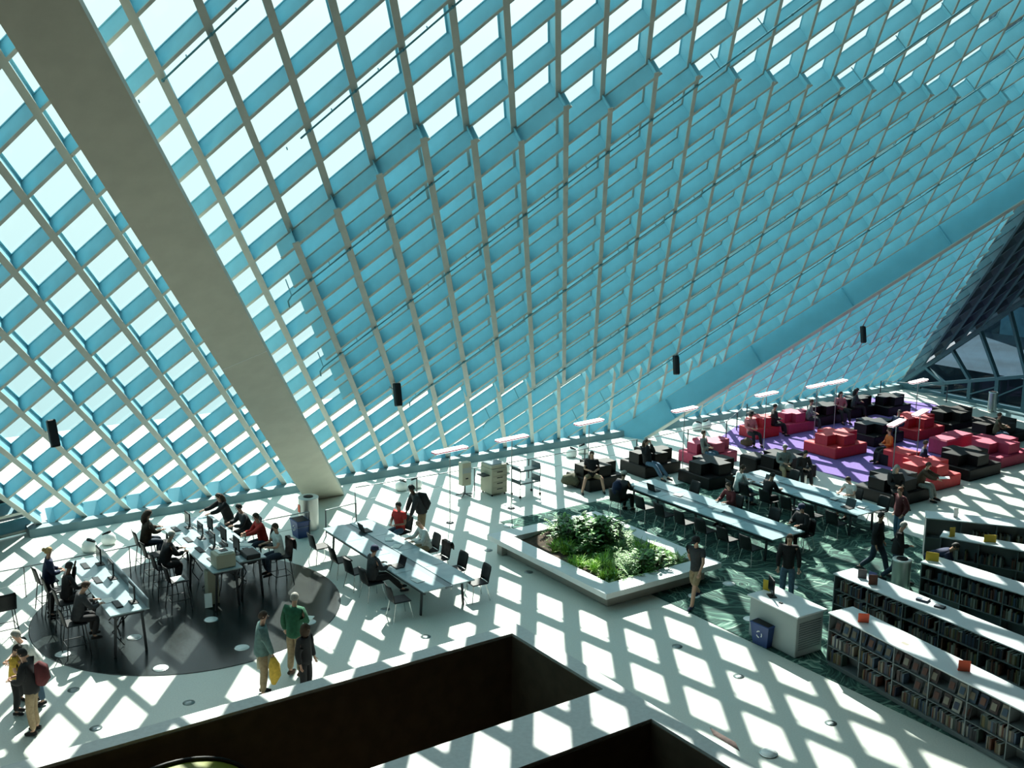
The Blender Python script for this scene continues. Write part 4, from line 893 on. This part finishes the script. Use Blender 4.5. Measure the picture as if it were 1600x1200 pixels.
def hair_mesh(style, c):
    m = MB(); mt = 'hair_' + c if c in HAIR else c
    if style in ('short', 'long', 'bun', 'curly', 'thin'):
        n = 14; vs = []; rows = 7
        for b in range(rows + 1):
            ph = (math.pi * .60) * b / rows
            for a in range(n):
                t = 2 * math.pi * a / n; front = max(0, math.cos(t)); z = math.cos(ph); rr_ = math.sin(ph)
                k = 1.0 if style != 'curly' else 1.12 + .07 * math.sin(5 * t + b * 2); cut = front * .50 * max(0, (ph - .9))
                vs.append((-.012 + .100 * k * rr_ * math.cos(t) * (1 - cut), .086 * k * rr_ * math.sin(t), .112 * k * (z + cut * 1.1)))
        m.quads(vs, [(b * n + a, b * n + (a + 1) % n, (b + 1) * n + (a + 1) % n, (b + 1) * n + a) for b in range(rows) for a in range(n)], mt, True)
        if style in ('long', 'curly'):
            m.tube([(-.06, 0, .02), (-.10, 0, -.08), (-.10, 0, -.20), (-.07, 0, -.30)], [.075, .085, .085, .04], mt, 10)
        if style == 'bun': m.ball((-.12, 0, .05), .05, mt, 10)
    elif style == 'cap':
        m.lathe([(.102, .0), (.104, .04), (.085, .09), (.04, .118), (.01, .122)], mt, (-.005, 0, .0), 16); m.bar((.06, 0, .012), (.18, 0, -.008), .13, .012, mt); m.ball((-.03, 0, -.01), .085, 'hair_brown', 10, (1, .98, .8))
    elif style == 'hood':
        m.tube([(-.03, 0, -.15), (-.03, 0, -.05), (-.02, 0, .06), (-.02, 0, .125)], [.09, .115, .105, .03], mt, 12)
    elif style == 'hat':
        m.lathe([(.20, .02), (.20, .03), (.1, .035), (.095, .12), (.01, .125)], mt, (0, 0, .02), 18); m.ball((-.02, 0, -.02), .09, 'hair_brown', 10)
    return m
def person(px, py, face, pose, top, legs, lb, hair=('short', 'brown'), skin='light', z=0.0, floorz=0.0, H=1.75, xy=None, jacket=False, shoes='black', shorts=False, sleeves=True, **o):
    """px,py: where the feet (or the seat point at height z) stand; face: world heading in degrees"""
    g = Vector((*xy, 0)) if xy else at(px, py, z); s = H / 1.75
    r = tag(empty('person', (g.x, g.y, floorz), math.radians(face)), lb, 'person'); r.scale = (s, s, s)
    J = pose_of(pose, o); sk = 'skin_' + skin
    # body
    P = [J['pel'], J['wa'], J['ch'], J['nk'], J['nk'] + (J['hd'] - J['nk']) * .55, J['hd'], J['hd'] + J['hu'] * .075]
    R_ = [.075, .07, .078, .050, (.058, .055), (.083, .076), (.060, .055)]; E_ = [(k, k + 1) for k in range(6)]
    def add(pts, rs, frm):
        for p_, r_ in zip(pts, rs): P.append(p_); R_.append(r_); E_.append((frm, len(P) - 1)); frm = len(P) - 1
    for k in (0, 1):
        add([J['sh'][k], J['el'][k], J['wr'][k]], [.042, .040 if not sleeves else .033, .026], 2)
        pd = (J['wr'][k] - J['el'][k]).normalized(); add([J['wr'][k] + pd * .07], [(.034, .022)], len(P) - 1)
        add([J['hip'][k], J['kn'][k], J['an'][k], J['an'][k] + V(.10, 0, -.05)], [.07, .050 if not shorts else .060, .046 if shorts else .036, .035], 0)
    chains = [(P, E_, R_)]
    for k, sgn in ((0, 1), (1, -1)):           # five fingers of different lengths, curled, the thumb from the side of the palm
        w = J['wr'][k]; pd = (w - J['el'][k]).normalized(); sd = V(0, 1, 0) if abs(pd.y) < .9 else V(1, 0, 0); sd = (sd - pd * sd.dot(pd)).normalized(); dn = pd.cross(sd); 
        if dn.z > 0 and abs(dn.z) > .3: dn = -dn
        if dn.x < 0 and abs(pd.z) > .8: dn = -dn
        for f_, (off, L) in enumerate(((-.027, .060), (-.009, .075), (.009, .080), (.027, .070))):
            a = w + pd * .065 + sd * off * sgn; chains.append(([a, a + pd * L * .5 + dn * .006, a + pd * L * .82 + dn * .03], [(0, 1), (1, 2)], [.0095, .0085, .007]))
        a = w + pd * .025 + sd * .026 * sgn; chains.append(([a, a + pd * .03 + sd * .025 * sgn + dn * .01, a + pd * .062 + sd * .03 * sgn + dn * .022], [(0, 1), (1, 2)], [.011, .0095, .008]))
    hu = J['hu']; fw = V(hu.z, 0, -hu.x); hc = J['hd']
    chains.append(([hc + fw * .075 + hu * .015, hc + fw * .098 - hu * .012], [(0, 1)], [.009, .013]))        # nose
    for sgn in (1, -1): chains.append(([hc + V(0, .070 * sgn, 0) - fw * .01, hc + V(0, .086 * sgn, 0) - fw * .018 + hu * .02], [(0, 1)], [.012, .014]))
    skin_obj('body', chains, sk, r)
    HM = Matrix((( fw.x, 0, hu.x, hc.x), (fw.y, 1, hu.y, hc.y), (fw.z, 0, hu.z, hc.z), (0, 0, 0, 1)))
    m = MB(); m.ball((.074, .028, .018), .010, 'paper', 6); m.ball((.074, -.028, .018), .010, 'paper', 6); m.ball((.082, .028, .018), .0055, 'black_plastic', 6); m.ball((.082, -.028, .018), .0055, 'black_plastic', 6)
    m.bar((.073, -.022, -.042), (.073, .022, -.042), .014, .007, 'cloth_maroon'); m.bar((.076, -.04, .036), (.076, -.015, .038), .008, .006, 'hair_brown'); m.bar((.076, .015, .038), (.076, .04, .036), .008, .006, 'hair_brown')
    q = m.build('face', r); q.matrix_local = HM
    if hair and hair[0] != 'bald': q = hair_mesh(*hair).build('hair' if hair[0] not in ('cap', 'hood', 'hat') else hair[0], r); q.matrix_local = HM
    # top
    k_ = 1.30 if jacket else 1.14; ext = J['pel'] + (J['hip'][0] + J['hip'][1] - 2 * J['pel']) * .5 - V(0, 0, .05 if not jacket or pose not in ('stand', 'walk') else .10)
    P = [J['ch'], J['wa'], J['pel'], ext, J['pel'] + (J['nk'] - J['pel']) * .93]; R_ = [(.128 * k_, .150 * k_), (.118 * k_, .125 * k_), .135 * k_, .142 * k_, .075]; E_ = [(0, 1), (1, 2), (2, 3), (0, 4)]
    for k in (0, 1):
        S, El, W = J['sh'][k], J['el'][k], J['wr'][k]; el2 = S + (El - S) * (1.0 if sleeves else .62)
        P.append(S); R_.append(.073 * k_); E_.append((0, len(P) - 1)); P.append(el2); R_.append(.056 * k_); E_.append((len(P) - 2, len(P) - 1))
        if sleeves: P.append(El + (W - El) * .93); R_.append(.042 * k_); E_.append((len(P) - 2, len(P) - 1))
    skin_obj('jacket' if jacket else 'shirt', [(P, E_, R_)], 'cloth_' + top, r)
    # trousers or shorts
    P = [J['pel'], J['pel'] + V(0, 0, .05)]; R_ = [.145, .13]; E_ = [(0, 1)]
    for k in (0, 1):
        P.append(J['hip'][k]); R_.append(.108); E_.append((0, len(P) - 1)); P.append(J['kn'][k]); R_.append(.080); E_.append((len(P) - 2, len(P) - 1))
        if not shorts: P.append(J['kn'][k] + (J['an'][k] - J['kn'][k]) * .95); R_.append(.064); E_.append((len(P) - 2, len(P) - 1))
    skin_obj('shorts' if shorts else 'trousers', [(P, E_, R_)], 'cloth_' + legs, r)
    for k in (0, 1):
        a = J['an'][k]; m = MB(); f_ = -.05 if pose != 'walk' or k == 0 else -.06; m.tube([a + V(-.06, 0, -.035), a + V(0, 0, -.03), a + V(.09, 0, -.045), a + V(.17, 0, -.06)], [.035, .046, .042, .026], 'cloth_' + shoes if shoes in CL else shoes, 8)
        m.build('shoe', r)
    return r
def backpack(r, c, J_z=1.2, x=-.2, big=1.0):
    m = MB(); m.tube([(x, 0, J_z - .24 * big), (x - .03, 0, J_z - .1), (x - .02, 0, J_z + .1), (x + .02, 0, J_z + .22 * big)], [.11 * big, .16 * big, .15 * big, .07], c, 10); o = m.build('backpack', None); o.parent = None
    M = Matrix.LocRotScale(r.location, r.rotation_euler, r.scale); o.matrix_world = M; return o
FC = -125          # heading towards the camera
D = {}
# --- walking and standing
person(1085, 946, 196, 'walk', 'charcoal', 'khaki', 'man in dark cap, dark shirt and khaki shorts walking past the planter', ('cap', 'cloth_black'), 'light', floorz=.014, H=1.80, shorts=True, sleeves=False, shoes='navy', arm='swing')
person(1228, 941, 215, 'stand', 'black', 'jeans', 'man in black shirt and jeans standing behind the grey kiosk', ('short', 'brown'), floorz=.014, H=1.80, arm=('hang', 'down'))
person(1366, 900, -75, 'walk', 'black', 'darkjeans', 'man in black jacket and dark jeans striding beside the far study table', ('short', 'black'), floorz=.014, H=1.78, jacket=True)
person(1398, 914, -55, 'walk', 'black', 'darkjeans', 'grey-haired man in black jacket walking towards the steel bin', ('short', 'grey'), floorz=.014, H=1.74, jacket=True, arm=('hang', 'hold'), head=.3)
person(1402, 848, 160, 'stand', 'maroon', 'jeans', 'red-haired woman in a red and dark jacket by the bookcases', ('short', 'red'), floorz=.014, H=1.68, jacket=True, arm='pocket')
person(0, 0, -60, 'bend', 'navy', 'darkjeans', 'person in navy bending low between the third and fourth bookcases', ('short', 'black'), xy=(23.75, 15.35), floorz=.014, H=1.75, lean=.7, arm='down')
MG = person(462, 1055, 35, 'stand', 'green', 'khaki', 'grey-haired man in a green jacket holding papers by the disc', ('short', 'grey'), H=1.84, jacket=True, arm=('hang', 'hold'), shoes='brown')
MK = person(412, 1086, -20, 'stand', 'teal', 'khaki', 'man in grey-green jacket and khaki trousers at the parapet, back turned', ('short', 'brown'), H=1.82, jacket=True, arm=('hang', 'down'))
person(478, 1092, -60, 'stand', 'black', 'black', 'person in a black hooded coat behind the parapet', ('hood', 'cloth_brown'), H=1.62, jacket=True)
person(62, 1100, -165, 'bend', 'white', 'jeans', 'grey-haired man in white shirt and jeans bending in the left group', ('short', 'grey'), H=1.78, sleeves=False, arm='hold', lean=.1)
p_ = person(55, 1145, 150, 'stand', 'black', 'khaki', 'person in khaki trousers with a dark red backpack in the left group', ('short', 'black'), H=1.72, jacket=True, arm='hold', lean=.12)
person(28, 1115, -20, 'stand', 'yellow', 'black', 'child in yellow shirt at the left edge of the picture', ('short', 'black'), H=1.45, sleeves=False, arm='hold', head=.4)
person(40, 1092, -60, 'stand', 'charcoal', 'black', 'dark-haired child behind the yellow shirt in the left group', ('short', 'black'), H=1.35, arm='hold', head=.3)
m = MB(); m.tube([(-.17, 0, 1.0), (-.22, 0, 1.12), (-.2, 0, 1.32), (-.13, 0, 1.42)], [.10, .14, .13, .06], 'cloth_maroon', 10)
q = m.build('backpack', None, p_.location, p_.rotation_euler.z); tag(q, 'dark red and black backpack on the person in khaki trousers', 'backpack')
def near(r, x, y, z):
    c_, s_ = math.cos(r.rotation_euler.z), math.sin(r.rotation_euler.z); return (r.location.x + x * c_ - y * s_, r.location.y + x * s_ + y * c_, z)
m = MB(); m.tube([(0, 0, .92), (.02, -.03, .78), (.03, -.04, .55), (.0, 0, .36)], [.05, .11, .12, .05], 'cloth_yellow', 8); l_ = near(MK, .20, -.27, 0); q = m.build('jacket', None, l_, MK.rotation_euler.z); tag(q, 'bright yellow jacket hanging from the hand of the man in khaki', 'jacket')
m = MB(); m.box(-.16, .16, -.04, .04, 0, .36, 'beige_plastic', .02); m.tube([(-.08, 0, .36), (-.05, 0, .5), (.05, 0, .5), (.08, 0, .36)], .008, 'beige_plastic', 5); q = m.build('tote_bag', None, near(MK, .05, .32, .42), MK.rotation_euler.z); tag(q, 'pale tote bag carried by the man in khaki at the parapet', 'bag')
m = MB(); m.box(-.1, .1, -.14, .14, 0, .02, 'paper', .004); q = m.build('papers', None, near(MG, .30, -.12, 1.18), .8); tag(q, 'folded papers in the hand of the man in green', 'papers')
# --- left high table
person(92, 985, -5, 'stand', 'navy', 'black', 'woman with a blond bun in navy standing at the left computer table', ('bun', 'blond'), xy=(4.85, 25.9), floorz=.014, H=1.72, jacket=True, arm='hold')
person(0, 0, 0, 'stool', 'black', 'black', 'dark-haired person in black seated at the left computer table, hand to face', ('short', 'black'), 'dark', xy=(5.0, 24.8), floorz=.014, arm=('face', 'table'))
person(0, 0, 5, 'stool', 'charcoal', 'black', 'man in grey collar seated nearest us at the left computer table', ('short', 'brown'), xy=(4.9, 23.45), floorz=.014, lean=.15, arm='table', head=.35)
# --- right high table
person(0, 0, 0, 'stool', 'brown', 'darkjeans', 'woman with long curly hair at the far end of the right computer table', ('curly', 'brown'), xy=(7.62, 27.65), floorz=.014, jacket=True)
person(0, 0, 0, 'stool', 'black', 'black', 'person in black with fair hair seated at the right computer table', ('short', 'grey'), xy=(7.5, 25.75), floorz=.014, jacket=True, lean=.2)
person(0, 0, 185, 'bend', 'black', 'black', 'person leaning over the far end of the right computer table', ('long', 'brown'), xy=(10.05, 28.1), floorz=.014, jacket=True, arm='reach', H=1.72)
person(0, 0, 180, 'stool', 'charcoal', 'black', 'person with a dark rucksack seated at the inner far end of the right table', ('short', 'black'), xy=(10.2, 27.0), floorz=.014, jacket=True, lean=.25)
person(0, 0, 180, 'stool', 'red', 'darkjeans', 'person in a red shirt reaching across the right computer table', ('short', 'brown'), xy=(10.2, 25.95), floorz=.014, arm=('reach', 'table'), lean=.15)
person(0, 0, 180, 'stool', 'white', 'darkjeans', 'young man in a white tee shirt typing at the right computer table', ('short', 'brown'), xy=(10.18, 24.85), floorz=.014, sleeves=False)
# --- left study table
person(0, 0, 0, 'sit', 'charcoal', 'black', 'man in a dark cap stretching his legs at the left study table', ('cap', 'cloth_navy'), xy=(11.72, 22.75), jacket=True, legs_='out', arm='table')
person(0, 0, 175, 'sit', 'white', 'khaki', 'bald man in a white shirt reading at the left study table', None, xy=(13.98, 23.9), lean=.2, arm='table', head=.45, H=1.8)
person(0, 0, 200, 'sit', 'red', 'jeans', 'seated person in a red vest beyond the left study table', ('short', 'black'), 'mid', xy=(14.1, 25.6), arm='hold', sleeves=False)
TM = person(0, 0, 165, 'bend', 'charcoal', 'khaki', 'tall man in dark shirt and khaki trousers leaning over the left study table', ('short', 'black'), 'dark', xy=(14.75, 25.5), jacket=True, H=1.85, arm='down')
m = MB(); m.tube([(-.10, 0, 1.02), (-.12, 0, 1.18), (-.02, 0, 1.40), (.12, 0, 1.50)], [.09, .15, .15, .06], 'cloth_black', 10); tag(m.build('backpack', None, TM.location, TM.rotation_euler.z), 'black rucksack on the back of the tall leaning man', 'backpack')
for x, y, rz, lb in ((14.12, 25.6, 3.4, 'black chair of the person in the red vest'), (14.0, 23.9, 3.1, 'black chair of the bald man in white'), (11.7, 22.7, 0, 'black chair of the man in the cap')): place(CHAIR, x, y, rz, lb, 'chair', None)
# --- middle study table
bp = person(0, 0, 15, 'sit', 'charcoal', 'black', 'man with a rucksack seated at the planter end of the middle study table', ('cap', 'hair_grey'), xy=(21.3, 24.5), floorz=.014, jacket=True, arm='table', lean=.1)
m = MB(); m.tube([(-.20, 0, .62), (-.26, 0, .8), (-.22, 0, 1.0), (-.14, 0, 1.1)], [.09, .15, .14, .06], 'cloth_navy', 10); tag(m.build('backpack', None, bp.location, bp.rotation_euler.z), 'dark blue rucksack on the man at the middle study table', 'backpack')
person(0, 0, 180, 'sit', 'maroon', 'jeans', 'person in dark red leaning on the middle study table', ('short', 'brown'), xy=(23.5, 21.9), floorz=.014, lean=.2, arm='table')
person(0, 0, -20, 'sit', 'white', 'jeans', 'person in white with back turned at the far study table', ('short', 'brown'), xy=(25.0, 23.1), floorz=.014, jacket=True, lean=.1)
person(0, 0, 0, 'sit', 'black', 'black', 'person in black bent over beside the one in white', ('short', 'black'), xy=(25.05, 22.0), floorz=.014, jacket=True, lean=.35)
person(0, 0, 180, 'sit', 'black', 'black', 'person in a dark cap at the near end of the middle study table, far side', ('cap', 'cloth_navy'), xy=(23.5, 19.2), floorz=.014, jacket=True)
person(0, 0, 180, 'sit', 'white', 'khaki', 'reader in a white tee shirt at the near end of the far study table', ('short', 'brown'), xy=(27.2, 20.4), floorz=0, arm='table', head=.5, lean=.15, sleeves=False)
for x, y, rz, lb in ((21.25, 24.5, .2, 'black chair of the man with the rucksack'), (23.5, 21.9, 3.14, 'black chair of the person in dark red'), (25.0, 23.15, -.3, 'black chair of the person in white'), (23.5, 19.15, 3.14, 'black chair of the person in the dark cap')): place(CHAIR, x, y, rz, lb, 'chair', None, .014)
place(CHAIR, 27.22, 20.4, 3.14, 'black chair of the reader in the white tee shirt', 'chair', None)
# --- on the foam seats: px,py is the seat point at z=.45
def on_seat(px, py, face, top, legs, lb, **k):
    pose = k.pop('pose', 'sofa'); g = at(px, py, .5); q = min(SEATS, key=lambda c: (c[0] - g.x) ** 2 + (c[1] - g.y) ** 2)
    if (q[0] - g.x) ** 2 + (q[1] - g.y) ** 2 < 1.2: SEATS.remove(q)
    else: q = (g.x, g.y)
    return person(px, py, face, pose, top, legs, lb, xy=q, **k)
on_seat(921, 752, -118, 'black', 'khaki', 'man in black shirt and khaki shorts sitting with knees apart on a black seat', hair=('long', 'brown'), shorts=True, sleeves=False, legs_='wide', arm='hold')
on_seat(1003, 733, -80, 'black', 'jeans', 'person in dark jacket and pale jeans lounging with hands behind the head', hair=('long', 'brown'), jacket=True, arm='face', legs_='out')
on_seat(1096, 710, -60, 'grey', 'jeans', 'woman in a grey top sitting on the pinkish red seat', hair=('short', 'brown'), arm='hold')
on_seat(1222, 732, -115, 'grey', 'khaki', 'older man in khaki and grey sitting on a black seat behind the far table', hair=('short', 'grey'), arm='hold', lean=.2)
on_seat(1250, 735, -110, 'black', 'black', 'person in black bent forward beside the older man in khaki', hair=('short', 'black'), arm='hold', lean=.6, jacket=True)
on_seat(1172, 676, -100, 'pink', 'black', 'woman in a pink top and dark hat at the left of the back row', hair=('hat', 'cloth_black'), arm='hold', lean=.15)
on_seat(1211, 668, -30, 'black', 'black', 'reader in a dark suit on a red seat in the back row', hair=('short', 'black'), arm='hold', lean=.2, jacket=True)
on_seat(1256, 655, -40, 'grey', 'charcoal', 'man in grey sitting in the middle of the back row', hair=('short', 'brown'), arm='hold', lean=.3)
on_seat(1313, 645, -110, 'pink', 'black', 'woman in a pale pink top farther along the back row', hair=('long', 'black'), arm='hold', lean=.1)
on_seat(1356, 638, -40, 'charcoal', 'black', 'person in charcoal at the far end of the back row', hair=('long', 'black'), arm='hold', lean=.3)
on_seat(1389, 668, 190, 'navy', 'darkjeans', 'person in dark jeans with one knee raised by the red seat', hair=('short', 'black'), pose='recline', lean=-.2)
on_seat(1548, 680, -50, 'olive', 'jeans', 'man in olive alone on the dark seat at the far right', hair=('short', 'brown'), arm='table', lean=.25)
g_ = at(1388, 730); person(0, 0, 150, 'sofa', 'orange', 'black', 'person in a bright orange top behind the upright red block', ('short', 'brown'), xy=(g_.x + .5, g_.y + .35), arm='hold', lean=.25)
on_seat(1438, 724, -45, 'navy', 'charcoal', 'person in navy sitting on the scarlet seat', hair=('short', 'brown'), arm='hold', lean=.25)
on_seat(1378, 770, -115, 'black', 'black', 'woman with grey hair sitting on the black seat nearest the far table', hair=('curly', 'grey'), arm='hold', lean=.15, jacket=True)
MR = on_seat(1420, 768, -70, 'brown', 'grey', 'man in a brown jacket reading a paper beside the grey-haired woman', hair=('short', 'brown'), arm='reach', lean=.55, jacket=True)
g_ = near(MR, .78, 0, .84); m = MB(); m.bar((-.16, 0, 0), (.16, 0, .04), .28, .006, 'paper'); tag(m.build('newspaper', None, g_, -.9), 'open newspaper in the hands of the man in brown', 'newspaper')
m = MB(); m.tube([(0, -.2, .1), (.05, 0, .22), (.02, .3, .15), (0, .4, .06)], [.10, .22, .18, .07], 'cloth_olive', 12); g_ = at(888, 762); tag(m.build('duffel_bag', None, (g_.x + .1, g_.y - .1, .08), .4), 'olive and black bag slumped on the floor left of the man in shorts', 'bag')
m = MB(); m.box(0, .3, 0, .14, 0, .36, 'paper', .01); g_ = at(1254, 757); tag(m.build('paper_bag', None, (g_.x - .3, g_.y - .2, 0), .1), 'white paper bag on the floor before the person bent forward', 'bag')
m = MB(); m.tube([(0, -.22, 0), (0, 0, .05), (0, .25, 0)], [.10, .19, .08], 'cloth_brown', 10); g_ = at(1167, 700); tag(m.build('rucksack', None, (g_.x, g_.y, .2), .5), 'brown bag on the purple carpet before the woman in the hat', 'bag')
# grow all the skinned meshes at once and keep them as plain meshes
bpy.context.view_layer.update(); dg = bpy.context.evaluated_depsgraph_get(); done = []
for o in QUEUE:
    me = bpy.data.meshes.new_from_object(o.evaluated_get(dg)); done.append((o, me))
for o, me in done:
    o.modifiers.clear(); o.data = me
    me.polygons.foreach_set('use_smooth', [True] * len(me.polygons))
# prototypes that were never placed
for p0 in list(SP.values()) + [CHAIR, STOOL, MON, KEY, LAP]:
    if 'label' not in p0:
        for c in list(p0.children_recursive): bpy.data.objects.remove(c)
        bpy.data.objects.remove(p0)
